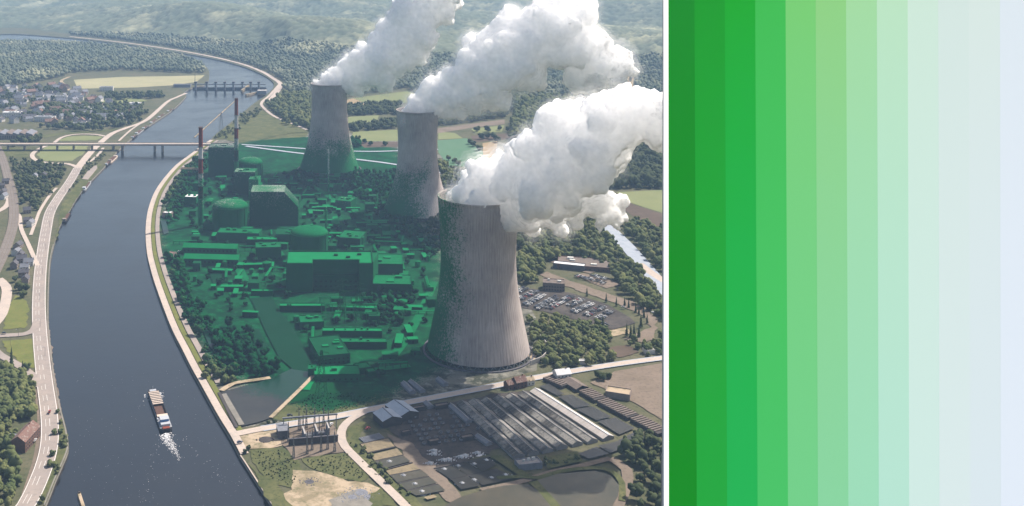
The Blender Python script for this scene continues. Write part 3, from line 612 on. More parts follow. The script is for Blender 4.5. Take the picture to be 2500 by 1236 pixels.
for k in range(12):
    o = slab('stripe', ST[k], SB[k], ST[k + 1], SB[k + 1], stripe_mat(*SC[k]), 0, 2 + .02 * (k % 2))
    o['label'] = ['dark leaf green stripe', 'green stripe', 'emerald green stripe', 'bright green stripe', 'mid green stripe', 'soft green stripe', 'light green stripe', 'pale green stripe', 'very pale green stripe', 'greenish white stripe', 'greyish white stripe', 'bluish white stripe'][k]
M['margin'] = mat('white_margin_mat', (.93, .93, .93))
slab('margin', 1618, 1618, 1629.8, 1629.8, M['margin'], 0, 2.3)
slab('backing', 1620, 1620, 2518, 2518, M['concrete'], -3, -.3)
b = MB()
for row in (0, 250, 600, 1100):
    for px in (1640, 1900, 2160, 2420):
        p = Pp(px, row, -3) - panel.location; b.tube((p.x, p.y, 0), p, 3, 8)
b.build('posts', M['concrete'], panel)

# ------------------------------------------------------------------ trees
def hsh(v, s): return noise.noise(Vector(v) * s)
def crown_proto(seed, sub, tall=1.0, n_l=7):
    """a crown of many noisy lobes around a centre; unit radius, base at z=0"""
    rg = np.random.default_rng(seed); V = []; Fa = []; T = []; nv = 0; v0, f0 = ICO[sub]
    for k in range(n_l):
        if k == 0: c = np.array([0, 0, .95 * tall]); r = .72
        else:
            a = rg.uniform(0, 6.28); h = rg.uniform(.45, 1.45); q_ = rg.uniform(.35, .72); c = np.array([math.cos(a) * q_, math.sin(a) * q_, h * tall]); r = rg.uniform(.26, .5)
        off = rg.uniform(0, 50, 3)
        dsp = np.array([1 + .42 * noise.noise(Vector(p * 2.1 + off)) + .30 * noise.noise(Vector(p * 5 + off)) for p in v0])
        V.append(v0 * (r * dsp)[:, None] * np.array([1, 1, .92 * tall]) + c); Fa.append(f0 + nv); nv += len(v0); T.append(np.full(len(v0), rg.uniform(0, .35)))
    V = np.concatenate(V); V[:, 2] = np.maximum(V[:, 2], .22)
    return V.astype(np.float32), np.concatenate(Fa), np.concatenate(T).astype(np.float32)
def cone_proto(seed):
    rg = np.random.default_rng(seed); V = []; Fa = []; n = 9; nv = 0
    for t in range(6):
        z0 = .3 + t * .42; r0 = .8 * (1 - t / 6.6); vs = [(0, 0, z0 + .75)] + [(r0 * rg.uniform(.75, 1.15) * math.cos(a), r0 * rg.uniform(.75, 1.15) * math.sin(a), z0 + rg.uniform(-.08, .08)) for a in np.arange(n) * 2 * math.pi / n + t]
        V.append(np.array(vs)); Fa.append(np.array([[0, 1 + k, 1 + (k + 1) % n] for k in range(n)]) + nv); nv += n + 1
    V = np.concatenate(V); return V.astype(np.float32), np.concatenate(Fa), np.zeros(len(V), np.float32)
PR = {'near': [crown_proto(i, 2, n_l=8) for i in range(6)], 'mid': [crown_proto(20 + i, 1, n_l=7) for i in range(6)], 'far': [crown_proto(40 + i, 1, n_l=2) for i in range(6)], 'cone': [cone_proto(i) for i in range(3)]}
def raw_mesh(name, V, Fa, tone, m):
    me = bpy.data.meshes.new(name); me.vertices.add(len(V)); me.vertices.foreach_set('co', np.ascontiguousarray(V, np.float32).ravel())
    me.loops.add(Fa.size); me.loops.foreach_set('vertex_index', Fa.ravel().astype(np.int32)); me.polygons.add(len(Fa)); me.polygons.foreach_set('loop_start', (np.arange(len(Fa)) * 3).astype(np.int32))
    me.update(); at = me.attributes.new('tone', 'FLOAT', 'POINT'); at.data.foreach_set('value', np.ascontiguousarray(tone, np.float32)); me.materials.append(m); return me
def inside(x, y, poly):
    r = np.zeros(x.shape, bool); n = len(poly)
    for i in range(n):
        (x0, y0), (x1, y1) = poly[i], poly[(i + 1) % n]
        c = ((y0 > y) != (y1 > y)) & (x < (x1 - x0) * (y - y0) / (y1 - y0 + 1e-9) + x0); r ^= c
    return r
def scatter(polypx, spacing, world=False, jit=.5):
    poly = [(p[0], p[1]) for p in (polypx if world else PL(polypx))]; a = np.array(poly)
    gx, gy = np.meshgrid(np.arange(a[:, 0].min(), a[:, 0].max(), spacing), np.arange(a[:, 1].min(), a[:, 1].max(), spacing))
    gx = gx.ravel() + rng.uniform(-jit, jit, gx.size) * spacing * 1.3; gy = gy.ravel() + rng.uniform(-jit, jit, gy.size) * spacing * 1.3
    k = inside(gx, gy, poly); return gx[k], gy[k]
def wood(name, polys, spacing, size, lod, m, world=False, hz=None, keep=1.0, clump=0):
    X = []; Yy = []
    for p in polys:
        a, b_ = scatter(p, spacing, world); X.append(a); Yy.append(b_)
    X = np.concatenate(X); Yy = np.concatenate(Yy)
    if clump:
        nn_ = np.array([noise.noise(Vector((x * clump, y_ * clump, 3.3))) for x, y_ in zip(X, Yy)]); k = nn_ > (1 - 2 * keep); X, Yy = X[k], Yy[k]
    elif keep < 1:
        k = rng.random(len(X)) < keep; X, Yy = X[k], Yy[k]
    for rc, rw in ROADS:
        ok = (X > rc[:, 0].min() - 40) & (X < rc[:, 0].max() + 40) & (Yy > rc[:, 1].min() - 40) & (Yy < rc[:, 1].max() + 40); ii = np.where(ok)[0]
        if len(ii): dd = np.min((X[ii, None] - rc[None, :, 0]) ** 2 + (Yy[ii, None] - rc[None, :, 1]) ** 2, axis=1); kp = np.ones(len(X), bool); kp[ii[dd < (rw + size[1] * .75) ** 2]] = False; X, Yy = X[kp], Yy[kp]
    V = []; Fa = []; T = []; nv = 0
    for x, y_ in zip(X, Yy):
        v, f, t = PR[lod][rng.integers(len(PR[lod]))]; s = rng.uniform(*size); hgt = s * rng.uniform(.85, 1.35); a = rng.uniform(0, 6.28); ca, sa = math.cos(a), math.sin(a)
        w_ = np.stack([(v[:, 0] * ca - v[:, 1] * sa) * s + x, (v[:, 0] * sa + v[:, 1] * ca) * s + y_, v[:, 2] * hgt - .1], -1)
        if hz: w_[:, 2] += max(0, float(hill_h(x, y_)))
        V.append(w_); Fa.append(f + nv); nv += len(v); T.append(np.clip(t + rng.random() ** 2 * .75, 0, 1))
    o = mesh_obj(name, raw_mesh(name, np.concatenate(V), np.concatenate(Fa), np.concatenate(T), m)); return tag(o, kind='stuff')

# masses of woodland that read as one
wood('woodland', [[(640, 262), (700, 235), (760, 225), (790, 330), (700, 300), (665, 280)], [(690, 300), (760, 290), (770, 320), (740, 318)]], 11, (6, 10), 'mid', M['trees'])
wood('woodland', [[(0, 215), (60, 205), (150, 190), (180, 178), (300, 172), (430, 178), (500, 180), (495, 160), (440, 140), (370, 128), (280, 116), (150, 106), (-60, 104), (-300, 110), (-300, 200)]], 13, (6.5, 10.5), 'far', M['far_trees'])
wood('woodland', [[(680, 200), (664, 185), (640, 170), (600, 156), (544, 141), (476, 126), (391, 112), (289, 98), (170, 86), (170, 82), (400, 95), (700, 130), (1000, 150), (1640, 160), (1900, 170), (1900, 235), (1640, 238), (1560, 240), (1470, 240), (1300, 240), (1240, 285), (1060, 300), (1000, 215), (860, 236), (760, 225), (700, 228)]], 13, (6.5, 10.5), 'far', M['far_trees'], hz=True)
wood('woodland', [[(1260, 245), (1330, 240), (1640, 262), (1640, 320), (1500, 330), (1380, 350), (1250, 345)], [(1250, 288), (1340, 262), (1350, 330), (1250, 326)]], 14, (7, 12), 'mid', M['trees'])
wood('woodland', [[(850, 262), (980, 255), (975, 282), (925, 280), (850, 284)], [(850, 312), (920, 305), (975, 298), (975, 314), (860, 322)], [(1065, 280), (1150, 285), (1232, 288), (1068, 310)]], 11, (6, 9), 'mid', M['dark_trees'])
wood('woodland', [[(1380, 380), (1500, 340), (1640, 330), (1640, 460), (1504, 465), (1480, 480), (1440, 520), (1300, 480), (1250, 440)]], 13, (6, 11), 'mid', M['dark_trees'])
wood('woodland', [[(1110, 420), (1250, 440), (1300, 500), (1270, 560), (1190, 480), (1090, 430)], [(1065, 400), (1100, 408), (1120, 440), (1080, 470)], [(850, 345), (880, 346), (890, 362), (850, 366)]], 12, (5, 8), 'mid', M['trees'])
wood('woodland', [[(1265, 545), (1460, 520), (1475, 540), (1540, 620), (1600, 700), (1640, 745), (1640, 790), (1600, 770), (1540, 735), (1500, 690), (1485, 655), (1400, 632), (1330, 640), (1265, 660)], [(1500, 560), (1560, 545), (1650, 580), (1650, 720), (1610, 680), (1560, 625)], [(1265, 640), (1335, 650), (1318, 672), (1310, 690), (1265, 700)]], 9.5, (4.5, 8), 'mid', M['trees'])
wood('woodland', [[(1290, 790), (1330, 775), (1430, 800), (1470, 830), (1480, 850), (1510, 878), (1500, 892), (1400, 905), (1320, 900), (1300, 840)], [(1520, 835), (1600, 838), (1618, 800), (1640, 840), (1640, 872), (1560, 882), (1565, 860)]], 8, (3.2, 6), 'mid', M['trees'])
wood('woodland', [[(1520, 1100), (1560, 1075), (1640, 1060), (1640, 1260), (1510, 1260), (1530, 1160)]], 9, (4, 7), 'mid', M['dark_trees'])  # dark foliage colour stands in for the plume's shadow over this corner
wood('woodland', [[(400, 500), (430, 440), (470, 400), (500, 370), (510, 400), (470, 470), (430, 540), (410, 560)], [(405, 620), (440, 640), (470, 720), (500, 760), (560, 860), (590, 930), (560, 945), (520, 930), (490, 870), (470, 800), (430, 720)]], 9, (3.5, 6.5), 'mid', M['trees'], keep=.8)
wood('woodland', [[(520, 850), (560, 790), (600, 800), (660, 880), (690, 905), (640, 925), (560, 935)], [(880, 730), (1010, 700), (1020, 760), (950, 830), (900, 790)], [(830, 430), (960, 420), (1080, 470), (1090, 600), (1060, 650), (960, 560), (880, 500)], [(700, 425), (760, 430), (790, 470), (740, 465)]], 10, (3.5, 6.5), 'mid', M['dark_trees'], keep=.75)
wood('woodland', [[(520, 340), (600, 280), (640, 262), (640, 275), (600, 305), (560, 340)]], 12, (3, 6), 'mid', M['bush'], keep=.6)
wood('woodland', [[(0, 440), (10, 420), (40, 470), (30, 430), (10, 390), (90, 400), (160, 405), (165, 415), (130, 470), (95, 520), (70, 500), (45, 500)], [(0, 700), (30, 680), (60, 700), (70, 730), (30, 725), (20, 690)]], 9, (3.5, 6), 'mid', M['dark_trees'], keep=.7)
wood('woodland', [[(0, 225), (180, 212), (240, 232), (330, 255), (420, 245), (380, 285), (300, 312), (180, 318), (90, 312), (0, 305), (-200, 300), (-200, 225)]], 15, (4.5, 8), 'mid', M['dark_trees'], keep=.36, clump=.012)
wood('woodland', [[(250, 236), (410, 232), (400, 240), (260, 246)], [(180, 320), (260, 316), (300, 300), (310, 312), (220, 322)], [(110, 262), (330, 266), (360, 280), (300, 300), (200, 300), (110, 285)]], 12, (6, 10), 'mid', M['dark_trees'], keep=.8)
wood('shrubbery', [[(205, 400), (250, 372), (262, 380), (215, 420), (160, 480), (140, 500), (150, 470)], [(110, 1160), (160, 1046), (166, 1086), (134, 1171), (109, 1232), (92, 1236)]], 6, (1.6, 3.2), 'mid', M['bush'], keep=.7)
wood('woodland', [[(0, 890), (30, 905), (70, 930), (90, 960), (95, 1020), (80, 1035), (0, 1030)], [(0, 1030), (30, 1040), (36, 1120), (60, 1150), (50, 1240), (-40, 1260), (-60, 900)]], 8, (3.6, 6), 'near', M['trees'])
wood('hedge_scrub', [Z8([(1500, 720), (1760, 670), (1770, 730), (1530, 790)]), Z8([(0, 620), (60, 600), (200, 740), (420, 960), (560, 1077), (430, 1077)])], 6, (1.4, 2.8), 'mid', M['bush'])

wood('rough_grass_tufts', [[(615, 1105), (700, 1100), (735, 1150), (715, 1190), (650, 1165)], [(740, 1125), (850, 1112), (898, 1160), (880, 1176), (770, 1148)], [(850, 1080), (870, 1085), (1010, 1236), (985, 1236), (880, 1125)], [(700, 1030), (760, 960), (860, 960), (950, 980), (870, 1000)]], 2.9, (.45, 1.15), 'far', M['bush'], keep=.55, clump=.03)
# single trees
def tree_proto(lod, m, seed, cone=False):
    v, f, t = (PR['cone'] if cone else PR[lod])[seed]
    cm = raw_mesh('crown', v, f, t + .3 * (seed % 3) / 2, m)
    b = MB(); b.tube((0, 0, -.02), (.03, .02, .9), .075, 6, r2=.04)
    if not cone:
        for a in (0.5, 2.6, 4.5): b.tube((.02, .01, .5), (.4 * math.cos(a), .4 * math.sin(a), 1.0), .035, 5, r2=.015)
    return cm, b.mesh('trunk', M['bark'])
TP = {'round': [tree_proto('near', M['trees'], i) for i in range(4)], 'dark': [tree_proto('near', M['dark_trees'], i) for i in range(4)], 'cone': [tree_proto('near', M['dark_trees'], i, True) for i in range(3)], 'bush': [tree_proto('near', M['bush'], i) for i in range(4)]}
NTREE = [0]
def tree(p, r, kind, label, group=None, h=1.0, name='tree'):
    cm, tm = TP[kind][random.randrange(len(TP[kind]))]
    t = empty(name, (p[0], p[1], 0), random.uniform(0, 6.28)); t.scale = (r, r, r * h)
    tag(t, label, 'tree', group); mesh_obj('crown', cm, t); mesh_obj('trunk', tm, t); NTREE[0] += 1
    return t
tree(P(28, 897), 3.6, 'cone', 'tall dark conifer beside the left edge of the lower yellow-green lawn', h=1.9, name='conifer')
tree(P(55, 905), 2.4, 'cone', 'small dark conifer by the slip road at the edge of the wood', h=1.4, name='conifer')
for px, py in [(140, 1010), (148, 1035), (147, 1060), (133, 1062), (150, 1085), (128, 1115), (133, 1140), (122, 1140)]: tree(P(px, py), random.uniform(2.2, 3.4), 'round', 'small leafy tree on the strip between riverside road and river wall', 'riverside verge trees')
for px, py in [(1433, 724), (1480, 738), (1505, 748), (1525, 747), (1535, 752), (1552, 763), (1560, 770), (1572, 775), (1580, 790)]: tree(P(px, py), 2.2, 'cone', 'narrow dark conifer lining the drive by the car park', 'conifers along the drive', h=1.7, name='conifer')
for px, py in [(1530, 822), (1540, 826), (1548, 822), (1560, 824), (1565, 800), (1472, 800)]: tree(P(px, py), 3, 'cone', 'broad dark conifer on the turning circle of the forecourt', 'conifers on the forecourt', h=1.6, name='conifer')
for px, py in [(1148, 352), (1170, 368), (1155, 358)]: tree(P(px, py), 7, 'dark', 'dark round tree at the edge of the teal field', 'trees edging the teal field')
for px, py in [(1165, 322), (1190, 322), (1220, 318), (1240, 322), (1105, 304), (1175, 340), (1205, 340), (1190, 338), (1215, 348), (1250, 318)]: tree(P(px, py), random.uniform(6, 10), 'dark', 'dark round tree standing among the brown and green strip fields', 'trees among the strip fields')
for px, py in [(1110, 398), (1095, 392), (1120, 405)]: tree(P(px, py), 6, 'bush', 'grey-green tree beside the middle tower at the teal field', 'grey-green field trees')
for px, py in [(875, 352), (890, 350), (905, 356), (940, 356)]: tree(P(px, py), 6, 'dark', 'dark tree on the brown field between the far and middle towers', 'trees between the towers')
for px, py in [(520, 900), (508, 915), (530, 925), (545, 918), (560, 935), (500, 925)]: tree(P(px, py), random.uniform(3.5, 5.5), 'bush', 'grey-green willow beside the quay path above the square pond', 'willows above the square pond')
for px, py in [(455, 765), (450, 780), (470, 770), (478, 782)]: tree(P(px, py), random.uniform(3, 4.5), 'dark', 'dark tree beside the quay path at the edge of the green paint', 'trees by the quay path')
for px, py in [(606, 1100), (598, 1108), (670, 1034), (655, 1036)]: tree(P(px, py), random.uniform(2, 3), 'dark', 'low dark bush near the river end of the diagonal road', 'bushes by the road end')
for px, py in [(1486, 925), (1472, 930), (1460, 925)]: tree(P(px, py), random.uniform(3.5, 5), 'dark', 'dark tree between the diagonal road and the brown field', 'trees by the brown field')
for px, py in [(60, 355), (75, 352), (50, 350), (85, 350), (95, 345), (35, 358)]: tree(P(px, py), random.uniform(8, 11), 'dark', 'big dark tree at the left end of the road bridge', 'trees at the bridge end')
for k in range(16): tree(P(120 + 12 * k + random.uniform(-3, 3), 316 - .6 * k + random.uniform(-3, 3)), random.uniform(7, 10), 'dark', 'dark round tree in the belt behind the loop road', 'tree belt behind the loop road')
for k in range(40):
    tree(P(random.uniform(1300, 1490), random.uniform(795, 885)), random.uniform(3, 5.5), 'round', 'leafy green tree in the wood between car park and diagonal road', 'trees behind the largest tower')
for k in range(60):
    tree(P(random.uniform(-10, 88), random.uniform(905, 1030)), random.uniform(4, 6.2), 'round', 'leafy green tree in the wood above the red-roofed house', 'trees above the red-roofed house')

# ------------------------------------------------------------------ plant buildings
def wpoly(pts): return [(p.x, p.y) for p in PL(pts)]
WIN = {}
def windows(parent, x0, x1, y, zs, n, w_=1.6, h=1.4):
    if (w_, h) not in WIN: b = MB(); b.box(-w_ / 2, w_ / 2, -.12, .12, 0, h); WIN[w_, h] = b.mesh('window', M['window'])
    for z in zs:
        for k in range(n): mesh_obj('window', WIN[w_, h], parent, (x0 + (k + .5) * (x1 - x0) / n, y, z))
FP = []
def flat_block(name, loc, sx, sy, h, rz, wall, roof, label, cat, group=None, para=1.0, plant=4, win=0, rows=1, h0=0):
    """flat roofed block: walls with parapet, roof deck, roof plant, window bands"""
    FP.append((loc[0], loc[1], max(sx, sy) * .62)); t = empty(name, loc, rz); tag(t, label, cat, group)
    x, y = sx / 2, sy / 2; b = MB(); b.box(-x, x, -y, y, 0, h); b.build('wall', M[wall], t)
    b = MB(); 
    for a in ((-x, x, -y, -y + .5), (-x, x, y - .5, y), (-x, -x + .5, -y + .5, y - .5), (x - .5, x, -y + .5, y - .5)): b.box(*a, h + .01, h + para)
    b.build('parapet', M[wall], t)
    b = MB(); b.box(-x + .5, x - .5, -y + .5, y - .5, h + .005, h + .3); r_ = b.build('roof', M[roof], t)
    for k in range(plant):
        px_, py_ = random.uniform(-x * .7, x * .5), random.uniform(-y * .6, y * .4); s_ = min(sx, sy) * random.uniform(.08, .16)
        MB().box(px_, px_ + s_ * 1.6, py_, py_ + s_, h + .28, h + .3 + random.uniform(1.2, 2.8)).build('roof_unit', M['plant_pale'], r_)
    if win:
        windows(t, -x, x, -y, [1.2 + (h - 2) * k / rows for k in range(rows)], win)
    return t
def dome(px, Y, Rd_, zr, ztop, label):
    x = (px - CX) / F * Y; t = empty('containment_building', (x, Y, 0)); tag(t, label, 'reactor building', 'reactor buildings')
    b = MB(); b.smooth = False; b.lathe([(Rd_, 0), (Rd_, zr), (Rd_ + .8, zr), (Rd_ + .8, zr + 1.2), (Rd_ - .5, zr + 1.2)], 72, cap=False); b.build('drum', M['plant_wall'], t)
    b = MB(); b.smooth = True; b.lathe([(Rd_ * math.cos(a) * .99, zr + .9 + (ztop - zr) * math.sin(a)) for a in np.linspace(0, 1.53, 10)], 72); dd = b.build('dome', M['plant_roof'], t)
    b = MB()
    for k in range(10): b.tube((Rd_ + .3, 0, 3 + k * zr / 11), (Rd_ + .3, 0, 3 + k * zr / 11 + .4), .5)
    for k in range(12):
        a = k * math.pi / 6; b.box(Rd_ * math.cos(a) - .5, Rd_ * math.cos(a) + .5, Rd_ * math.sin(a) - .5, Rd_ * math.sin(a) + .5, 0, zr)
    b.build('buttresses', M['plant_wall'], t)
    b = MB()
    for k in range(8):
        a0 = .15 + k * .16; a1 = a0 + .16
        p = [(Rd_ * math.cos(a) * .99 * math.cos(1.0), Rd_ * math.cos(a) * .99 * math.sin(1.0), zr + 1.1 + (ztop - zr) * math.sin(a)) for a in (a0, a1)]; b.tube(p[0], p[1], .5)
    b.build('walkway', M['plant_dark'], t)
dome(755, 1425, 25, 33, 41, 'green drum reactor building with domed top behind the big notched hall')
dome(562, 1570, 26, 33, 42, 'green drum reactor building with domed top beside the dark many-sided hall')
dome(611, 1895, 22, 30, 39, 'smallest green drum reactor building, behind the dark tower block')
# big notched hall
x0, x1, yf, yb, hh_ = -55, 50, 1283, 1330, 35
t = empty('turbine_hall', ((x0 + x1) / 2, (yf + yb) / 2, 0)); tag(t, 'large green hall with a notched front, nearest of the plant halls', 'turbine hall'); ox, oy = t.location.x, t.location.y
b = MB(); b.prism([(x0 - ox, yf - oy), (x0 + 32 - ox, yf - oy), (x0 + 32 - ox, yf + 14 - oy), (x1 - 17 - ox, yf + 14 - oy), (x1 - 17 - ox, yf - oy), (x1 - ox, yf - oy), (x1 + 8 - ox, yb - oy), (x0 - ox, yb - oy)], 0, hh_); b.build('wall', M['plant_wall'], t)
b = MB(); b.box(x0 - ox, x0 - ox + 1, yf - oy, yb - oy, hh_ + .01, hh_ + 2); b.box(x0 - ox + 1, x1 + 6 - ox, yb - 1 - oy, yb - oy, hh_ + .01, hh_ + 2); b.box(x1 - 1 - ox, x1 - ox, yf - oy, yb - 1 - oy, hh_ + .01, hh_ + 2); b.build('parapet', M['plant_dark'], t)
b = MB(); b.prism([(x0 + 1.2 - ox, yf + 1 - oy), (x0 + 31 - ox, yf + 1 - oy), (x0 + 31 - ox, yf + 15 - oy), (x1 - 16 - ox, yf + 15 - oy), (x1 - 16 - ox, yf + 1 - oy), (x1 - 1.2 - ox, yf + 1 - oy), (x1 - 1.2 - ox, yb - 1.2 - oy), (x0 + 1.2 - ox, yb - 1.2 - oy)], hh_ + .01, hh_ + .5); r_ = b.build('roof', M['plant_pale'], t)
for q in ((5, 5), (20, -4), (34, 8)): MB().box(q[0], q[0] + 5, q[1], q[1] + 3, hh_ + .45, hh_ + 2.6).build('roof_unit', M['plant_dark'], r_)
b = MB(); b.box(x0 + 33 - ox, x1 - 18 - ox, yf + 7 - oy, yf + 13.8 - oy, 0, 18); b.build('annex', M['plant_dark'], t)
windows(t, x0 + 33 - ox, x1 - 18 - ox, yf + 7 - oy, [4, 10], 9, 2.6, 2)
# other halls
def at(px, py, z=0): p = P(px, py, z); return (p.x, p.y, 0)
t = empty('reactor_hall', at(668, 552)); tag(t, 'dark green many-sided hall with a sloping right shoulder', 'reactor hall')
b = MB(); pr = [(-36, 0), (36, 0), (36, 28), (16, 50), (-34, 50), (-36, 46)]; vs = [(x, 0, z) for x, z in pr] + [(x, 42, z) for x, z in pr]; n = 6
b.add(vs, [(0, 1, 2, 3, 4, 5), (11, 10, 9, 8, 7, 6)] + [(i, i + 6, (i + 1) % 6 + 6, (i + 1) % 6) for i in range(6)]); b.build('wall', M['plant_dark'], t)
b = MB(); b.box(-34, 16, -.6, 42.6, 50.01, 51.2); b.tube((16, -.4, 50.3), (36.4, -.4, 28.2), .7, 4); b.tube((36.4, -.4, 28), (36.4, -.4, 0), .7, 4); b.build('roof_edge', M['plant_roof'], t)
flat_block('fuel_building', at(546, 426), 51, 40, 52, 0, 'plant_dark', 'plant_dark', 'tallest dark green block of the plant, at the foot of the banded chimneys', 'plant building')
flat_block('fuel_building', at(600, 470), 36, 34, 37, R(-4), 'plant_dark', 'plant_roof', 'dark green block in front of the smallest reactor drum', 'plant building')
flat_block('fuel_building', at(622, 480), 16, 30, 31, R(-4), 'plant_pale', 'plant_roof', 'narrow paler green block standing in for the lit right side of the dark block', 'plant building')  # sunlit right side of the dark block, built as a paler block
flat_block('plant_annex', at(585, 585), 60, 26, 12, R(-6), 'plant_wall', 'plant_roof', 'low annex in front of the left reactor drum', 'plant building')
flat_block('plant_annex', at(655, 628), 34, 26, 16, R(5), 'plant_wall', 'plant_roof', 'low annex between long shed and the notched hall', 'plant building', win=6)
flat_block('plant_annex', at(640, 600), 42, 16, 10, R(0), 'plant_dark', 'plant_pale', 'flat annex below the dark many-sided hall', 'plant building')
flat_block('plant_annex', at(710, 590), 40, 34, 14, R(0), 'plant_wall', 'plant_dark', 'annex beside the right reactor drum', 'plant building')
flat_block('plant_annex', at(860, 596), 32, 40, 13, R(-15), 'plant_dark', 'plant_roof', 'low square annex right of the right reactor drum', 'plant building', win=5)
flat_block('plant_annex', at(935, 668), 50, 44, 18, R(-3), 'plant_wall', 'plant_roof', 'ribbed annex on the right flank of the notched hall', 'plant building', plant=4, win=10)
flat_block('plant_annex', at(957, 712), 46, 36, 14, R(-3), 'plant_dark', 'plant_roof', 'lowest annex stepping out in front of the notched hall', 'plant building', plant=3, win=8)
flat_block('plant_annex', at(845, 505), 26, 30, 12, R(-20), 'plant_wall', 'plant_roof', 'small annex among the dark trees behind the reactor drums', 'plant building')
flat_block('plant_annex', at(468, 500), 20, 20, 14, R(-8), 'plant_wall', 'white_roof', 'white roofed block beside the near chimney', 'plant building')
flat_block('plant_annex', at(845, 418), 40, 20, 10, R(-5), 'plant_wall', 'plant_roof', 'low building at the foot of the farthest cooling tower', 'plant building')
flat_block('plant_annex', at(535, 560), 46, 16, 9, R(-6), 'plant_wall', 'plant_dark', 'low dark annex left of the left reactor drum', 'plant building')
flat_block('office_block', at(803, 866), 32, 52, 9, R(13), 'plant_wall', 'plant_dark', 'flat dark roofed office beside the canal', 'office', win=7, rows=2)
flat_block('office_block', at(822, 920), 44, 22, 6, R(2), 'plant_wall', 'plant_pale', 'low building with bright green roof at the head of the square pond', 'office', plant=1, win=8)
flat_block('store', at(885, 906), 14, 14, 5, R(20), 'plant_wall', 'plant_pale', 'small store right of the bright green roof', 'store', plant=0)
flat_block('store', at(905, 915), 9, 9, 4, R(20), 'plant_wall', 'plant_pale', 'tiny store farthest right of the bright green roof', 'store', plant=0)
flat_block('workshop', at(860, 822), 64, 10, 7, R(-1), 'plant_wall', 'plant_pale', 'long thin shed with pale ribbed roof by the switchyard', 'workshop', plant=5)
flat_block('workshop', at(862, 846), 70, 12, 6, R(-1), 'plant_dark', 'plant_roof', 'long shed nearest the office by the canal', 'workshop', plant=3)
flat_block('workshop', at(738, 758), 52, 10, 6, R(0), 'plant_dark', 'plant_pale', 'thin shed between notched hall and the canal', 'workshop', plant=2)
flat_block('workshop', at(760, 795), 26, 22, 7, R(6), 'plant_wall', 'plant_roof', 'square workshop beside the bend of the canal', 'workshop')
flat_block('pump_house', at(640, 722), 26, 8, 6, R(0), 'plant_wall', 'plant_pale', 'pump house at the head of the canal', 'pump house', plant=1)
flat_block('pump_house', at(762, 915), 8, 12, 7, R(0), 'plant_wall', 'plant_roof', 'small round-cornered pump house where canal meets pond', 'pump house', plant=1)
flat_block('shed', at(410, 530), 14, 12, 7, R(-20), 'house_wall', 'white_roof', 'pale shed between the quay road and the water inlet', 'shed', plant=1)
flat_block('shed', at(420, 625), 10, 8, 4, R(-30), 'house_wall', 'red_tile', 'small reddish shed beside the quay service road', 'shed', plant=0)
# long sheds with pitched roofs
for px, py, L_, wd, lab in [(515, 618, 74, 16, 'long pitched roof shed farther from the river bend'), (518, 645, 72, 17, 'long pitched roof shed nearer to the quay')]:
    t = empty('long_shed', at(px, py), R(-5)); tag(t, lab, 'shed', 'long sheds'); b = MB(); b.gable_walls(-L_ / 2, L_ / 2, -wd / 2, wd / 2, 9, 13); b.build('wall', M['plant_wall'], t)
    b = MB(); b.gable(-L_ / 2, L_ / 2, -wd / 2, wd / 2, 9, 13, .6); b.build('roof', M['plant_pale'], t); windows(t, -L_ / 2, L_ / 2, -wd / 2, [4], 14, 2.4, 2.2)
# tanks
for px, py, r_, h_, lab in [(652, 660, 6, 10, 'squat green tank beside the long sheds'), (880, 600, 5, 12, 'green tank on the yard right of the reactor drum'), (872, 585, 4, 14, 'slim green tank behind the square annex'), (700, 655, 5, 9, 'green tank left of the notched hall')]:
    t = empty('storage_tank', at(px, py)); tag(t, lab, 'tank', 'storage tanks'); b = MB(); b.lathe([(r_, 0), (r_, h_)], 28, cap=False); b.build('drum', M['plant_wall'], t); b = MB(); b.lathe([(r_ + .2, h_), (r_ + .2, h_ + .3), (r_ * .3, h_ + 1.3), (.3, h_ + 1.5)], 28); b.build('cap', M['plant_roof'], t)
# chimneys
def chimney(px, Y, top, label, bands=True):
    x = (px - CX) / F * Y; t = empty('chimney', (x, Y, 0)); tag(t, label, 'chimney', 'banded chimneys'); r0, r1 = 4.2, 3.0; rr = lambda z: r0 + (r1 - r0) * z / top; n = 7; cuts = [0, .28, .40, .53, .68, .80, 1.0] if top < 146.5 else [0, .25, .38, .52, .645, .80, 1.0]
    for k in range(len(cuts) - 1):
        z0, z1 = cuts[k] * top, cuts[k + 1] * top; b = MB(); b.lathe([(rr(z0), z0), (rr(z1), z1)], 20, cap=k == len(cuts) - 2); b.build('band', M['stack_white'] if k % 2 == 0 and k < 5 else M['stack_red'], t)
        b = MB(); b.lathe([(rr(z1) + .1, z1 - .5), (rr(z1) + 1.1, z1 - .5), (rr(z1) + 1.1, z1 + .5), (rr(z1) + .1, z1 + .5)], 16, cap=False); b.build('gallery', M['steel'], t)
chimney(490, 1589, 146, 'red and white banded chimney standing nearer the river bridge deck')
chimney(577, 1878, 147, 'red and white banded chimney rising behind the tallest dark block')
for px, base, top, lab in [(802, 470, 365, 'slim vent stack in front of the farthest tower'), (796, 612, 505, 'slim vent stack beside the right reactor drum')]:
    p = P(px, base); h_ = CAM_Z - (top + HZ) / F * p.y; t = empty('vent_stack', p); tag(t, lab, 'vent stack', 'vent stacks'); b = MB(); b.lathe([(1.7, 0), (1.2, h_)], 12); b.build('shaft', M['plant_pale'], t)
    for hz_ in (h_ - 6, h_ * .5): b = MB(); b.lathe([(1.3, hz_), (2.5, hz_), (2.5, hz_ + .7), (1.3, hz_ + .7)], 12, cap=False); b.build('platform', M['plant_roof'], t)
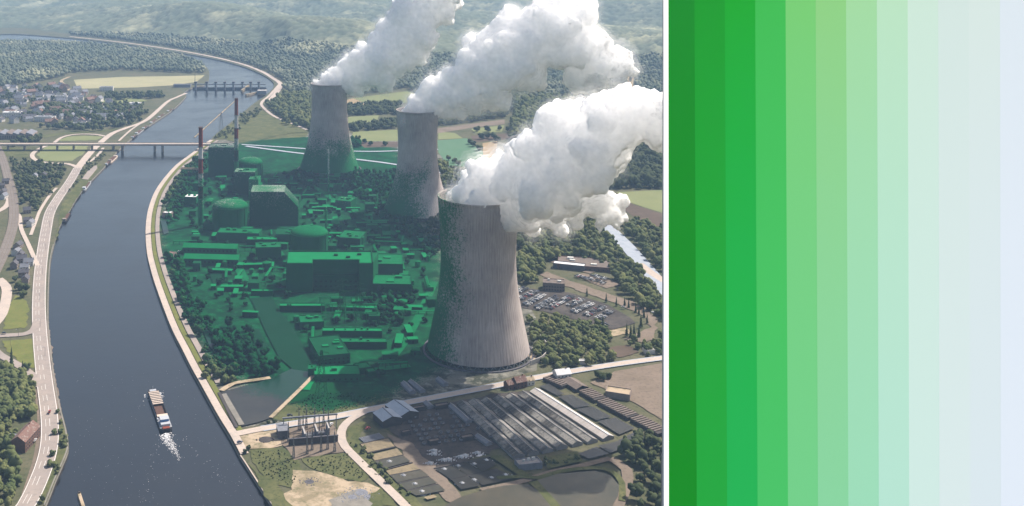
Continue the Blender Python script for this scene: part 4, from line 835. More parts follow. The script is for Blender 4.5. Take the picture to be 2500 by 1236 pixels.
# lattice pylons
def pylon_mesh(h, wd):
    b = MB(); n = 7; lv = [(wd * (1 - .86 * (k / n)) / 2, h * k / n) for k in range(n + 1)]
    for k in range(n):
        (a, z0), (c, z1) = lv[k], lv[k + 1]; C4 = [(-1, -1), (1, -1), (1, 1), (-1, 1)]
        for i in range(4):
            s0, s1 = C4[i], C4[(i + 1) % 4]; b.tube((s0[0] * a, s0[1] * a, z0), (s0[0] * c, s0[1] * c, z1), .22, 4); b.tube((s0[0] * a, s0[1] * a, z0), (s1[0] * c, s1[1] * c, z1), .13, 4); b.tube((s1[0] * a, s1[1] * a, z0), (s0[0] * c, s0[1] * c, z1), .13, 4)
    return b.mesh('lattice', M['steel'])
def arms_mesh(h):
    b = MB()
    for z, l in ((h * .62, 9), (h * .78, 11), (h * .93, 7)):
        b.tube((-l, 0, z), (l, 0, z), .2, 4); b.tube((-l, 0, z), (0, 0, z + 2.2), .14, 4); b.tube((l, 0, z), (0, 0, z + 2.2), .14, 4)
        for x in (-l, l): b.tube((x, 0, z), (x, 0, z - 2), .15, 4)
    return b.mesh('cross_arms', M['steel'])
lm, am = pylon_mesh(42, 9), arms_mesh(42)
for px, py, lab in [(785, 965, 'lattice pylon on the grass above the substation'), (875, 780, 'lattice pylon in the switchyard before the notched hall'), (835, 770, 'lattice pylon in the switchyard nearer the canal'), (540, 320, 'lattice pylon on the river bank beyond the road bridge')]:
    t = empty('power_pylon', P(px, py), R(20)); tag(t, lab, 'pylon', 'lattice pylons'); mesh_obj('lattice', lm, t); mesh_obj('cross_arms', am, t)
# switchyard bays in front of the notched hall
t = empty('switchyard_gantry', at(850, 770)); 
gm = MB()
for k in range(6): gm.tube((k * 12 - 30, 0, 0), (k * 12 - 30, 0, 13), .45, 5)
gm.tube((-31, 0, 12.5), (31, 0, 12.5), .5, 4); gm.tube((-31, 0, 11), (31, 0, 11), .3, 4)
for k in range(11): gm.tube((k * 6 - 30, 0, 12), (k * 6 - 30, 0, 8.5), .16, 4)
gmesh = gm.mesh('gantry_frame', M['plant_pale'])
for i, (px, py) in enumerate([(850, 770), (845, 752), (855, 790)]):
    tt = t if i == 0 else empty('switchyard_gantry', at(px, py)); tag(tt, ['switchyard gantry, middle of three before the hall', 'switchyard gantry closest to the hall front', 'switchyard gantry farthest from the hall front'][i], 'gantry', 'switchyard gantries'); mesh_obj('frame', gmesh, tt)
# quay gantry crane
t = empty('quay_gantry', at(463, 428), R(-8)); tag(t, 'orange travelling gantry beside the quay near the chimney', 'gantry'); b = MB()
for x in (-14, 14):
    for y in (-5, 5): b.tube((x, y, 0), (x, y, 11), .7, 5)
b.build('legs', M['red_tile'], t); b = MB(); b.box(-17, 17, -5.5, -4, 11, 13); b.box(-17, 17, 4, 5.5, 11, 13); b.build('girder', M['sand'], t); MB().box(-10, 6, -4, 4, .02, 7).build('cabin', M['dark_shed'], t)

# small plant on the yards: sheds, tanks, pipe bridges, trailers, trees between them
FP += [(0, 1306, 62), (at(668, 545)[0], 1600, 48), (-43, 1425, 30), (-150, 1570, 31), (-145, 1895, 27), (*at(515, 630)[:2], 44)]
CANAL = wpoly([(590, 712), (680, 712), (720, 787), (790, 890), (780, 930), (700, 920), (665, 880), (630, 815)])
def shed_proto(sx, sy, h, roof, wall='plant_wall'):
    t = empty('service_shed', (0, 0, 0)); MB().box(-sx / 2, sx / 2, -sy / 2, sy / 2, 0, h).build('wall', M[wall], t); MB().box(-sx / 2 - .3, sx / 2 + .3, -sy / 2 - .3, sy / 2 + .3, h + .01, h + .5).build('roof', M[roof], t)
    MB().box(-.9, .9, -sy / 2 - .12, -sy / 2 - .01, 0, 2.4).build('door', M['window'], t); return t
def tank_proto(r, h):
    t = empty('service_tank', (0, 0, 0)); MB().lathe([(r, 0), (r, h)], 20, cap=False).build('drum', M['plant_pale'], t); MB().lathe([(r + .15, h), (r + .15, h + .25), (r * .4, h + .9), (.2, h + 1)], 20).build('cap', M['plant_roof'], t); return t
def pipes_proto(L_):
    t = empty('pipe_bridge', (0, 0, 0))
    for k in range(int(L_ / 8) + 1): b = MB(); x = -L_ / 2 + k * 8; b.tube((x, -1.5, 0), (x, -1.5, 5), .25, 5); b.tube((x, 1.5, 0), (x, 1.5, 5), .25, 5); b.tube((x, -1.7, 4.6), (x, 1.7, 4.6), .25, 5); b.build('trestle', M['steel'], t)
    for y, r in ((-1, .55), (.2, .4), (1.1, .3)): MB().tube((-L_ / 2, y, 5.2), (L_ / 2, y, 5.2), r, 8).build('pipe', M['plant_pale'], t)
    return t
KIT = [(shed_proto(10, 7, 4, 'plant_pale'), 'small green service shed on the plant yard', 'shed', 'service sheds'), (shed_proto(16, 9, 6, 'plant_roof'), 'mid-sized green service building on the plant yard', 'building', 'service buildings'), (shed_proto(22, 6, 4.5, 'plant_pale', 'plant_dark'), 'long narrow green store on the plant yard', 'shed', 'narrow stores'),
    (tank_proto(3, 6), 'small round green tank on the plant yard', 'tank', 'yard tanks'), (pipes_proto(32), 'green pipe bridge on trestles crossing the plant yard', 'pipe bridge', 'pipe bridges'), (shed_proto(12, 12, 9, 'plant_dark'), 'cubic green block house on the plant yard', 'building', 'block houses')]
FIRST = [1] * len(KIT)
qx, qy = scatter([(470, 470), (500, 440), (590, 430), (740, 420), (880, 440), (1000, 520), (1050, 620), (1055, 760), (1010, 880), (900, 940), (800, 935), (640, 800), (560, 760), (480, 700), (450, 600)], 14.5)
placed = []
for x, y in zip(qx, qy):
    if any((x - a) ** 2 + (y - b_) ** 2 < c * c for a, b_, c in FP) or any((x - a) ** 2 + (y - b_) ** 2 < 14 ** 2 for a, b_ in placed): continue
    if inside(np.array([x]), np.array([y]), CANAL)[0]: continue
    placed.append((x, y)); u_ = random.random()
    if u_ < .38: tree((x, y), random.uniform(3, 5), 'dark', 'dark tree standing between the plant buildings', 'trees on the plant yard'); continue
    k = random.choices(range(6), [4, 3, 2.5, 2, 3, 1.5])[0]; o = KIT[k][0] if FIRST[k] else copy_tree(KIT[k][0]); FIRST[k] = 0
    o.location = (x, y, 0); o.rotation_euler.z = R(random.choice([0, 90, 5, 95, -8, 82])); sc = random.uniform(.8, 1.25); o.scale = (sc, sc, random.uniform(.8, 1.3)); tag(o, *KIT[k][1:])
print('CLUTTER', len(placed))

# ------------------------------------------------------------------ substation by the road
def rect_px(a, b): return P(*a), P(*b)
t = empty('substation_hut', at(690, 1064), R(10)); tag(t, 'grey flat roofed hut at the corner of the substation', 'hut'); MB().box(-4.5, 4.5, -7, 7, 0, 7).build('wall', M['slate'], t); MB().box(-4.9, 4.9, -7.4, 7.4, 7.01, 7.5).build('roof', M['slate_pale'], t); MB().box(-1, 1, -7.1, -6.9, .1, 2.6).build('door', M['dark_shed'], t)
for i, (px, py) in enumerate([(742, 1074), (772, 1068), (800, 1060)]):
    t = empty('blast_wall', at(px, py), R(10)); tag(t, 'grey concrete blast wall ' + ['left of the first transformer', 'between the two transformers', 'right of the second transformer'][i] + ' in the substation', 'blast wall', 'blast walls'); MB().box(-.5, .5, -7, 7, 0, 8).build('wall_panel', M['slate_pale'], t); MB().box(-.7, .7, -7.2, 7.2, 8.01, 8.4).build('coping', M['concrete'], t)
t = empty('transformer_wall', at(765, 1084), R(10)); tag(t, 'long dark wall along the front of the substation transformers', 'wall'); MB().box(-21, 21, -.5, .5, 0, 5.5).build('wall_panel', M['dark_shed'], t); MB().box(-21.2, 21.2, -.8, .8, 5.51, 6).build('coping', M['slate'], t)
def transformer(px, py, lab):
    t = empty('transformer', at(px, py), R(10)); tag(t, lab, 'transformer', 'transformers'); MB().box(-4, 4, -2.5, 2.5, .6, 4.5).build('tank', M['steel'], t)
    b = MB()
    for k in range(8): b.box(-3.6 + k, -3.2 + k, -3.6, -2.5, 1, 4.2)
    b.build('radiator', M['slate_pale'], t)
    for k in (-2, 0, 2): b = MB(); b.lathe([(.35, 4.5), (.5, 5), (.3, 5.5), (.45, 6), (.2, 7.2)], 8, (k, 0)); b.build('bushing', M['brick'], t)
transformer(757, 1072, 'grey transformer in the left bay of the substation'); transformer(786, 1065, 'grey transformer in the right bay of the substation')
mm_ = pylon_mesh(17, 1.8); 
for i, (px, py) in enumerate([(750, 1110), (817, 1104), (784, 1104), (762, 1100), (717, 1120), (704, 1080), (800, 1098), (730, 1052), (748, 1046), (768, 1044), (790, 1042), (802, 1052), (740, 1062)]):
    t = empty('substation_mast', at(px, py), R(10)); tag(t, 'thin lattice mast standing in the gravel substation yard', 'mast', 'substation masts'); mesh_obj('lattice', mm_, t); MB().tube((0, 0, 17), (0, 0, 20), .12, 4).build('spike', M['steel'], t)
t = empty('busbar_gantry', at(757, 1052), R(10)); tag(t, 'long horizontal busbar beam across the back of the substation', 'gantry'); b = MB(); b.box(-24, 24, -.6, .6, 12, 13.2); b.build('beam', M['slate_pale'], t); b = MB(); [b.tube((x, 0, 0), (x, 0, 12), .4, 5) for x in (-23, -8, 8, 23)]; b.build('posts', M['steel'], t)
b = MB(); b.lathe([(7.5, 0), (5, .8), (2, 1.3), (.3, 1.5)], 20)
for k in range(60): a = random.uniform(0, 6.28); r_ = random.uniform(0, 5); s_ = random.uniform(.6, 1.3); b.lathe([(s_, 0), (s_ * .8, s_ * .7), (s_ * .2, s_)], 6, (r_ * math.cos(a) * 1.5, r_ * math.sin(a)))
tag(b.build('rubble_heap', M['dark_shed'], loc=at(648, 1075)), 'dark rubble heap on the sandy lot beside the substation', 'heap', kind='thing')
for px, py, s_, lab in [(755, 1178, 1.2, 'dark rubble heap in the middle of the sandy ground'), (880, 1205, 1.9, 'grey stone heap beside the branch road'), (860, 1215, 1.7, 'grey stone heap on the gravel at the bottom edge')]:
    b = MB(); b.lathe([(8.5 * s_, 0), (6 * s_, .35), (3 * s_, .55), (.3, .6)], 20)
    for k in range(110): a = random.uniform(0, 6.28); r_ = random.uniform(0, 6) * s_; q = random.uniform(.35, .9); b.lathe([(q, 0), (q * .8, q * .7), (q * .2, q)], 6, (r_ * math.cos(a) * 1.4, r_ * math.sin(a)))
    tag(b.build('rubble_heap', M['slate'] if s_ < 1.5 else M['slate_pale'], loc=at(px, py)), lab, 'heap', kind='thing')

# ------------------------------------------------------------------ fish farm
def span_house(name, far, near, wd, he, hr, mats, label, cat, group, ribs=0):
    a, b_ = P(*far), P(*near); d_ = b_ - a; L_ = d_.length; rz = math.atan2(d_.y, d_.x); c = (a + b_) / 2
    t = empty(name, c, rz); tag(t, label, cat, group)
    b = MB(); b.gable_walls(-L_ / 2, L_ / 2, -wd / 2, wd / 2, he, hr); b.build('wall', M[mats[0]], t)
    b = MB(); b.gable(-L_ / 2, L_ / 2, -wd / 2, wd / 2, he, hr, .15, t=.15); r_ = b.build('roof', M[mats[1]], t)
    b = MB(); b.box(-L_ / 2, L_ / 2, -.35, .35, hr + .05, hr + .45); b.build('ridge', M[mats[2]], t)
    if ribs:
        b = MB(); n = int(L_ / ribs); sl = math.atan2(hr - he, wd / 2)
        for k in range(n + 1):
            x = -L_ / 2 + k * L_ / n
            for s in (-1, 1): b.tube((x, s * wd / 2, he + .2), (x, 0, hr + .2), .13, 4)
        b.build('glazing_bars', M[mats[2]], r_)
    return t
FE = [(1306, 959), (1276, 966), (1246, 972), (1216, 977), (1186, 982), (1156, 985), (1128, 990)]; NE = [(1486, 1075), (1447, 1083), (1410, 1090), (1373, 1098), (1338, 1106), (1303, 1113), (1268, 1120)]
nmz = ['whitewashed greenhouse, brightest and rightmost of the row', 'grey glasshouse next to the whitewashed one', 'grey glasshouse, third from the whitewashed end', 'grey glasshouse in the middle of the row', 'grey glasshouse, third from the shaded end', 'grey glasshouse next to the shaded end one', 'shaded glasshouse at the dark end of the row']
for i in range(7):
    span_house('greenhouse', FE[i], NE[i], 10.6 if i else 11.5, 2.2, 4.4, ['glass_grey', 'glass_roof_white' if i == 0 else 'glass_roof', 'white_roof' if i == 0 else 'glass_grey'], nmz[i], 'greenhouse', 'greenhouse row', 4)
span_house('metal_shed', (934, 1020), (958, 1042), 19, 6, 9, ['dark_shed', 'blue_roof', 'slate_pale'], 'pale metal roofed shed nearest the branch road', 'shed', None)
span_house('metal_shed', (962, 1000), (1000, 1028), 19, 6, 9, ['dark_shed', 'blue_roof', 'slate_pale'], 'blue metal roofed shed beside the diagonal road', 'shed', None)
for i, (a, b_) in enumerate([((1100, 995), (1145, 1035)), ((1165, 1070), (1195, 1090)), ((985, 940), (1008, 963)), ((1002, 936), (1032, 960)), ((1070, 930), (1088, 944)), ((1040, 988), (1052, 1000))]):
    span_house('poly_tunnel', a, b_, 6, 2.5, 4, ['slate_pale', 'slate_pale', 'glass_grey'], ['grey tunnel roof left of the greenhouse row', 'short grey tunnel by the aerated basins', 'bluish tunnel at the tower foot, left of a pair', 'bluish tunnel at the tower foot, right of a pair', 'grey tunnel in the dark ground before the largest tower', 'tiny grey tunnel beside the diagonal road'][i], 'tunnel', 'tunnel sheds')
fb = MB(); fb.lathe([(2.2, 0), (2.0, .12), (.2, .3)], 14)
for k in range(50): a = random.uniform(0, 6.28); r_ = abs(random.gauss(0, 1.1)); fb.lathe([(.3, 0), (.22, .3 + 1.3 * math.exp(-r_)), (.05, .5 + 1.4 * math.exp(-r_))], 5, (r_ * math.cos(a) * 1.3, r_ * math.sin(a)))
fmesh = fb.mesh('aerator_fountain', M['foam'])
for x, y in [(290, 740), (400, 850), (490, 915), (545, 975), (830, 775), (955, 760), (1050, 730), (720, 800), (1090, 868), (1200, 845), (955, 885), (860, 910), (640, 652), (640, 678), (755, 720), (885, 690), (980, 670), (850, 700), (715, 725), (610, 750)]:
    p = P(*Z8([(x, y)])[0]); o = mesh_obj('aerator_fountain', fmesh, None, (p.x, p.y, .1)); o.scale = (2, 2, 1.4); tag(o, 'white splashing aerator in a dark fish farm basin', 'fountain', 'pond aerators')
def basin_walls():
    rows = [((60, 600), (280, 553)), ((120, 672), (335, 622)), ((172, 738), (398, 688)), ((256, 803), (470, 745)), ((296, 850), (530, 800)), ((356, 910), (600, 855)), ((426, 968), (672, 915)), ((640, 792), (1080, 700)), ((770, 882), (1135, 795))]
    for i, (a, b_) in enumerate(rows):
        p, q = (P(*Z8([s])[0]) for s in (a, b_)); d_ = q - p; t = MB(); t.box(0, d_.length, -.6, .6, 0, 1.3); o = t.build('basin_wall', M['dark_shed'], loc=p, rz=math.atan2(d_.y, d_.x)); tag(o, 'low dark wall between fish farm basins' if i < 7 else 'low dark wall beside the aerated basins', 'wall', 'basin walls')
basin_walls()
for i, (a, b_) in enumerate([((75, 575), (235, 535))]):
    p, q = (P(*Z8([s])[0]) for s in (a, b_)); d_ = q - p; t = empty('rack', p, math.atan2(d_.y, d_.x)); tag(t, 'ribbed rack of dark troughs above the tan basins', 'rack'); b = MB()
    for k in range(16): b.box(k * d_.length / 16, (k + .55) * d_.length / 16, -5, 5, .3, 1.6)
    b.build('troughs', M['slate_pale'], t); MB().box(0, d_.length, -5.2, 5.2, 0, .3).build('base', M['dark_shed'], t)
# ribbed stall rows right of the ponds
LR = [(1532, 95), (1620, 150), (1800, 185), (1930, 260), (2200, 400), (2330, 470), (2440, 530)]
for i in range(5):
    a, b_ = [(1530, 85), (1690, 110), (1820, 190), (1960, 270), (2220, 405)][i], [(1680, 150), (1800, 180), (1945, 262), (2200, 398), (2440, 525)][i]
    p, q = (P(*Z8([s])[0]) for s in (a, b_)); d_ = q - p; t = empty('stall_row', p, math.atan2(d_.y, d_.x))
    tag(t, ['dark roofless stall block next to the white house on the road', 'brown roofed stall block second from the road', 'ribbed stall block in the middle of the stall row', 'longest ribbed stall block', 'ribbed stall block farthest from the road'][i], 'stall row', 'stall rows'); L_ = d_.length
    MB().box(0, L_, -7, 7, 0, 3).build('wall', M['dark_shed'], t); b = MB()
    if i in (1,): b.gable(0, L_, -7, 7, 3.02, 5.5, .3); b.build('roof', M['red_tile'] if i == 9 else M['brown_roof'], t)
    else:
        for k in range(int(L_ / 3.4)): b.box(k * 3.4, k * 3.4 + 1.9, -6.8, 6.8, 3.02, 3.7)
        b.build('roof', M['brown_roof'], t)
# round tubs on the dark yard beside the greenhouses
tb = empty('fish_tub', (0, 0, 0)); MB().lathe([(1.7, 0), (1.7, 1.1), (1.5, 1.1), (1.5, .2)], 16, cap=False).build('rim', M['slate_pale'], tb); MB().lathe([(1.5, .8), (.05, .82)], 16, cap=False).build('water', M['pond'], tb)
f1 = True
for r_ in range(7):
    for k in range(11):
        if random.random() < .25: continue
        p = P(*Z8([(430 + 58 * k + 22 * r_, 400 - 6 * k + 34 * r_)])[0]); o = tb if f1 else copy_tree(tb); f1 = False; o.location = (p.x, p.y, LAY[0]); tag(o, 'low round tub on the dark yard left of the greenhouses', 'tub', 'tubs on the dark yard')
for i, (x, y) in enumerate([(520, 330), (700, 310), (420, 520), (640, 590), (900, 560)]): flat_block('store', at(*Z8([(x, y)])[0]), random.uniform(8, 14), random.uniform(4, 6), 3, R(20), 'dark_shed', 'brown_roof', ['dark store by the blue shed on the dark yard', 'dark store at the road side of the dark yard', 'dark store near the ribbed rack', 'dark store above the aerated basins', 'dark store by the shaded greenhouse end'][i], 'store', None, plant=0)
# street lamps
lp = MB(); lp.tube((0, 0, 0), (0, 0, 9), .16, 6); lp.tube((0, 0, 9), (2, 0, 9.6), .1, 5); lpm = lp.mesh('pole', M['steel']); lh = MB(); lh.box(1.6, 2.8, -.22, .22, 9.5, 9.75); lhm = lh.mesh('lamp_head', M['ship_white'])
for px, py in [(110, 870), (98, 800), (97, 735), (104, 672), (112, 612), (126, 905), (25, 845), (45, 826), (121, 556), (135, 515), (160, 470)]:
    o = empty('street_lamp', P(px, py), R(180)); tag(o, 'tall grey street lamp beside the riverside road', 'street lamp', 'street lamps'); mesh_obj('pole', lpm, o); mesh_obj('lamp_head', lhm, o)
# ------------------------------------------------------------------ houses
def house(p, sx, sy, he, hr, rz, wall, roof, label, group=None, chim=True, win=3, name='house'):
    t = empty(name, p, rz); tag(t, label, 'house', group); x, y = sx / 2, sy / 2
    MB().gable_walls(-x, x, -y, y, he, hr).build('wall', M[wall], t); r_ = MB().gable(-x, x, -y, y, he, hr, .4).build('roof', M[roof], t)
    if chim: MB().box(x * .5, x * .5 + .9, -.4, .5, hr - 1, hr + 1.3).build('chimney', M['brick'], r_)
    if win:
        windows(t, -x, x, -y, [1] if he < 4.5 else [1, 3.8], win, 1.1, 1.4)
    return t
t = house(P(62, 1085), 30, 13, 9, 13.5, R(82), 'brick', 'red_tile', 'large brick house with worn red tiled roof beside the riverside road', win=0)
windows(t, -14.5, 14.5, -6.5, (1.4, 4.2, 7), 9, 1.2, 1.6)
MB().box(-8, 2, 6.52, 15, 0, 7).build('annex', M['brick'], t); MB().box(-8.3, 2.3, 6.55, 15.3, 7.01, 7.3).build('annex_roof', M['slate_pale'], t)
hs = [(66, 520, 1), (68, 545, 1), (75, 552, 0), (45, 605, 1), (40, 622, 0), (52, 640, 1), (35, 655, 1), (60, 660, 0), (58, 675, 1), (62, 690, 1), (85, 435, 0), (108, 432, 1), (70, 648, 0), (3, 460, 1), (8, 475, 1), (14, 450, 1), (10, 485, 0), (50, 630, 1)]
for i, (px, py, k) in enumerate(hs):
    house(P(px, py), random.uniform(11, 14), random.uniform(8, 10), random.uniform(5, 6.5), random.uniform(8.5, 10), R(random.choice([10, 80, 95, 20])), 'house_wall' if k else 'house_white', 'slate' if k else 'slate_pale', 'slate roofed house between the railway and the riverside road' if k else 'pale house with light slate roof between railway and riverside road', 'houses by the railway' if k else 'pale houses by the railway')
protos = [house((0, 0, 0), 13, 9, 5.5, 9, 0, 'house_white', 'slate', 'x', win=0), house((0, 0, 0), 16, 10, 6, 10, 0, 'house_wall', 'red_tile', 'x', win=0), house((0, 0, 0), 14, 9, 6, 10, 0, 'house_white', 'slate_pale', 'x', win=0)]
lbl = ['white walled slate roofed house in the town left of the river', 'brown walled red roofed house in the town left of the river', 'white walled house with pale roof in the town left of the river']
hx, hy = scatter([(-60, 218), (150, 208), (200, 225), (300, 262), (360, 272), (300, 300), (180, 310), (0, 300), (-120, 300)], 36); used = [0, 0, 0]
for x, y in list(zip(hx, hy))[:280]:
    k = random.randrange(3); o = protos[k] if not used[k] else copy_tree(protos[k]); used[k] = 1
    o.location = (x, y, 0); o.rotation_euler.z = random.uniform(0, 3.1); sc = random.uniform(1.0, 1.7); o.scale = (sc, sc, sc); o['label'] = lbl[k]; o['group'] = ['white slate houses of the town', 'brown houses of the town', 'pale roofed houses of the town'][k]
flat_block('warehouse', at(215, 272), 110, 50, 9, R(4), 'house_white', 'white_roof', 'long white flat roofed warehouse in the town', 'warehouse', plant=3)
for i, (px, py, sx_, sy_) in enumerate([(110, 296, 46, 22), (300, 288, 40, 16), (260, 222, 38, 18), (30, 285, 44, 20), (150, 245, 34, 16), (330, 262, 30, 14), (195, 312, 30, 12)]): flat_block('town_block', at(px, py), sx_, sy_, 11, R(random.uniform(-15, 15)), 'house_white', 'white_roof' if i % 2 else 'slate_pale', ['grey roofed flat block behind the loop road', 'white roofed flat block near the river end of the town', 'grey roofed flat block below the pale field', 'white roofed flat block above the sawtooth factory', 'grey roofed flat block in the middle of the town', 'white roofed flat block nearest the far river bank', 'small grey roofed block at the tree belt'][i], 'building', None, win=8, rows=2)
flat_block('warehouse', at(40, 232), 60, 40, 9, R(0), 'house_white', 'slate_pale', 'grey roofed warehouse at the left edge of the town', 'warehouse', plant=2)
t = empty('sawtooth_factory', at(38, 336), R(2)); tag(t, 'factory with sawtooth roof above the bridge on the left edge', 'factory'); MB().box(-70, 42, -22, 22, 0, 10).build('wall', M['house_wall'], t)
for k in range(8):
    x = -70 + k * 14; b = MB(); b.add([(x, -22, 10.02), (x + 13.5, -22, 10.02), (x, -22, 15), (x, 22, 10.02), (x + 13.5, 22, 10.02), (x, 22, 15)], [(0, 1, 2), (3, 5, 4), (0, 2, 5, 3), (1, 4, 5, 2), (0, 3, 4, 1)]); b.build('roof', M['slate_pale'] if k % 2 else M['brown_roof'], t)
windows(t, -70, 42, -22, [2, 5.5], 24, 3, 2.4)
house(P(1268, 944), 12, 9, 6, 10, R(25), 'brick', 'red_tile', 'brick house with red roof on the diagonal road', win=3)
house(P(1245, 948), 9, 8, 5, 8, R(25), 'brick', 'red_tile', 'small brick annex house left of the red roof', win=2)
house(P(1372, 926), 15, 10, 6.5, 10, R(15), 'house_white', 'white_roof', 'white house on the diagonal road beside the stall rows', win=4)
house(P(1292, 938), 8, 7, 4.5, 7, R(20), 'house_white', 'sand', 'cream outbuilding right of the red roofed house', win=2)
flat_block('pond_house', at(1510, 968), 22, 14, 5, R(-22), 'house_wall', 'sand', 'low building with pale flat roof in the stall yard', 'building', plant=0)
flat_block('glass_house', at(1290, 1140), 20, 10, 4, R(12), 'slate_pale', 'glass_grey', 'small pale frame house at the foot of the greenhouses', 'glasshouse', plant=3)
flat_block('gatehouse', at(1352, 706), 26, 18, 9, R(-12), 'brown_roof', 'brown_roof', 'two storey brown flat roofed office at the car park', 'office', plant=2, win=8, rows=2)
flat_block('pavilion', at(1425, 650), 66, 40, 5, R(-14), 'brick', 'brown_roof', 'wide brown flat roofed pavilion among the trees', 'pavilion', plant=3, win=12)
flat_block('canopy_building', at(1390, 656), 40, 12, 6, R(-20), 'slate', 'white_roof', 'long white roofed shed before the brown pavilion', 'shed', plant=0)
flat_block('hut', at(1584, 862), 10, 8, 3.5, R(10), 'house_white', 'white_roof', 'small white roofed hut by the diagonal road', 'hut', plant=0)
flat_block('hut', at(1420, 888), 8, 5, 3, R(0), 'house_white', 'white_roof', 'small white hut in the wood below the car park', 'hut', plant=0)
flat_block('hut', at(1517, 436), 14, 9, 4, R(0), 'house_white', 'white_roof', 'small white roofed house alone in the dark wood', 'hut', plant=0)
# curved wall around the largest tower
pts = spline([P(1304, 815), P(1325, 835), P(1338, 858), P(1325, 880), P(1295, 893)], 4); b = MB()
for p, q in zip(pts, pts[1:]):
    d_ = (q - p).normalized(); nr = Vector((-d_.y, d_.x, 0)) * .4; b.add([p - nr, q - nr, q + nr, p + nr] + [v + Vector((0, 0, 5)) for v in (p - nr, q - nr, q + nr, p + nr)], [(0, 1, 5, 4), (2, 3, 7, 6), (4, 5, 6, 7), (1, 2, 6, 5), (3, 0, 4, 7)])
tag(b.build('curved_wall', M['concrete']), 'curved concrete wall around the foot of the largest tower', 'wall')

# ------------------------------------------------------------------ bridges
zb = 12.5; yB = 2165.0; t = empty('road_bridge', (-330, yB, 0)); tag(t, 'long low road bridge across the river in front of the chimneys', 'bridge')
bx0, bx1 = (-60 - CX) / F * yB + 330, (575 - CX) / F * yB + 330
MB().box(bx0, bx1, -8, 8, zb - 2.4, zb).build('deck', M['road'], t)
for y in (-8.4, 8.02): MB().box(bx0, bx1, y, y + .38, zb - 1.2, zb + 1.2).build('railing', M['pale_road'], t)
MB().box(bx0, bx1, -7.4, 7.4, zb + .01, zb + .08).build('roadway', M['pale_road'], t)
for px in (277, 299, 378, 397):
    x = (px - CX) / F * yB + 330; b = MB()
    for y in (-5, 5): b.box(x - 1.6, x + 1.6, y - 1.6, y + 1.6, -5.5, zb - 3.4)
    b.box(x - 2.2, x + 2.2, -7, 7, zb - 3.4, zb - 2.42); b.build('pier', M['quay'], t)
for px in (20, 60, 100, 140, 180, 225):
    x = (px - CX) / F * yB + 330; MB().box(x - 1, x + 1, -6, 6, 0, zb - 2.42).build('pier', M['quay'], t)
yW = 3080.0; t = empty('weir', ((545 - CX) / F * yW, yW, 0)); tag(t, 'weir with gate piers and footbridge across the river bend', 'weir'); cx_ = t.location.x
for px in (478, 505, 527, 549, 570, 592, 612, 632):
    x = (px - CX) / F * yW - cx_; MB().box(x - 2.5, x + 2.5, -8, 8, -5.5, 16).build('pier', M['slate_pale'], t); MB().box(x - 4, x + 4, -6, 6, 16.01, 20).build('hoist_house', M['slate'], t)
xa, xb = (470 - CX) / F * yW - cx_, (650 - CX) / F * yW - cx_
MB().box(xa, xb, -2, 2, 11, 13.5).build('footbridge', M['slate_pale'], t); MB().box(xa, xb, 3, 4, -5.5, 3).build('gate', M['slate'], t)
flat_block('lock_building', at(445, 213), 50, 16, 8, 0, 'slate_pale', 'slate_pale', 'low grey lock building at the left end of the weir', 'building', plant=0)
flat_block('lock_building', at(640, 228), 26, 30, 8, 0, 'slate_pale', 'concrete', 'lock control building at the right end of the weir', 'building', plant=2)
for i, (a, b_) in enumerate([((600, 232), (648, 222)), ((590, 222), (612, 205))]):
    p, q = P(*a), P(*b_); d_ = q - p; tag(MB().box(0, d_.length, -3, 3, -5.5, 2).build('lock_wall', M['sand'], loc=p, rz=math.atan2(d_.y, d_.x)), ['pale lock wall below the weir', 'pale lock wall above the weir'][i], 'wall')
p = P(476, 205); t = empty('radio_mast', p); tag(t, 'thin mast beside the left end of the weir', 'mast'); MB().tube((0, 0, 0), (0, 0, 34), .9, 6, r2=.4).build('pole', M['slate'], t); MB().lathe([(1.5, 0), (1.5, .6)], 10).build('base_plate', M['concrete'], t)
# floating boom across the river beyond the bridge
p, q = P(474, 333), P(578, 240); d_ = q - p; t = empty('floating_boom', (p.x, p.y, -3), math.atan2(d_.y, d_.x)); tag(t, 'thin brown boom floating diagonally across the river beyond the chimneys', 'boom'); MB().box(0, d_.length, -1.1, 1.1, -.3, .8).build('pontoon', M['sand'], t); MB().box(0, d_.length, -.1, .1, .82, 1.5).build('railing', M['sand'], t)

# ------------------------------------------------------------------ vessels
def hull_mb(L_, W_, h, bow=.12, stern=.06, zb_=-1.0):
    b = MB(); x0, x1, w_ = -L_ / 2, L_ / 2, W_ / 2; st = [(x0, .62), (x0 + L_ * stern * .5, .92), (x0 + L_ * stern, 1), (x1 - L_ * bow, 1), (x1 - L_ * bow * .6, .93), (x1 - L_ * bow * .25, .68), (x1, .22)]
    n = len(st); vs = []
    for x, k in st:
        up = h + (.9 if x > x1 - L_ * bow * .9 else 0); vs += [(x, -w_ * k, up), (x, -w_ * k * .9, zb_), (x, w_ * k * .9, zb_), (x, w_ * k, up)]
    fs = [(0, 1, 2, 3), tuple(4 * (n - 1) + k for k in (3, 2, 1, 0))]
    for i in range(n - 1):
        a = 4 * i; c = a + 4
        for j in range(3): fs.append((a + j, c + j, c + j + 1, a + j + 1))
        fs.append((a + 3, c + 3, c, a))
    return b.add(vs, fs)
stern, bow = P(407, 1055, -3), P(371, 957, -3); d_ = bow - stern; L_ = d_.length; c_ = (bow + stern) / 2
t = empty('cargo_barge', (c_.x, c_.y, -3), math.atan2(d_.y, d_.x)); tag(t, 'long cargo barge with striped hatch covers sailing up the dark river', 'barge')
hl = hull_mb(L_, 11, 2.2).build('hull', M['hull'], t); MB().box(-L_ * .46, L_ * .38, -5.3, 5.3, 2.22, 2.35).build('deck', M['deck'], t)
b = MB(); hx0, hx1 = -L_ * .24, L_ * .40
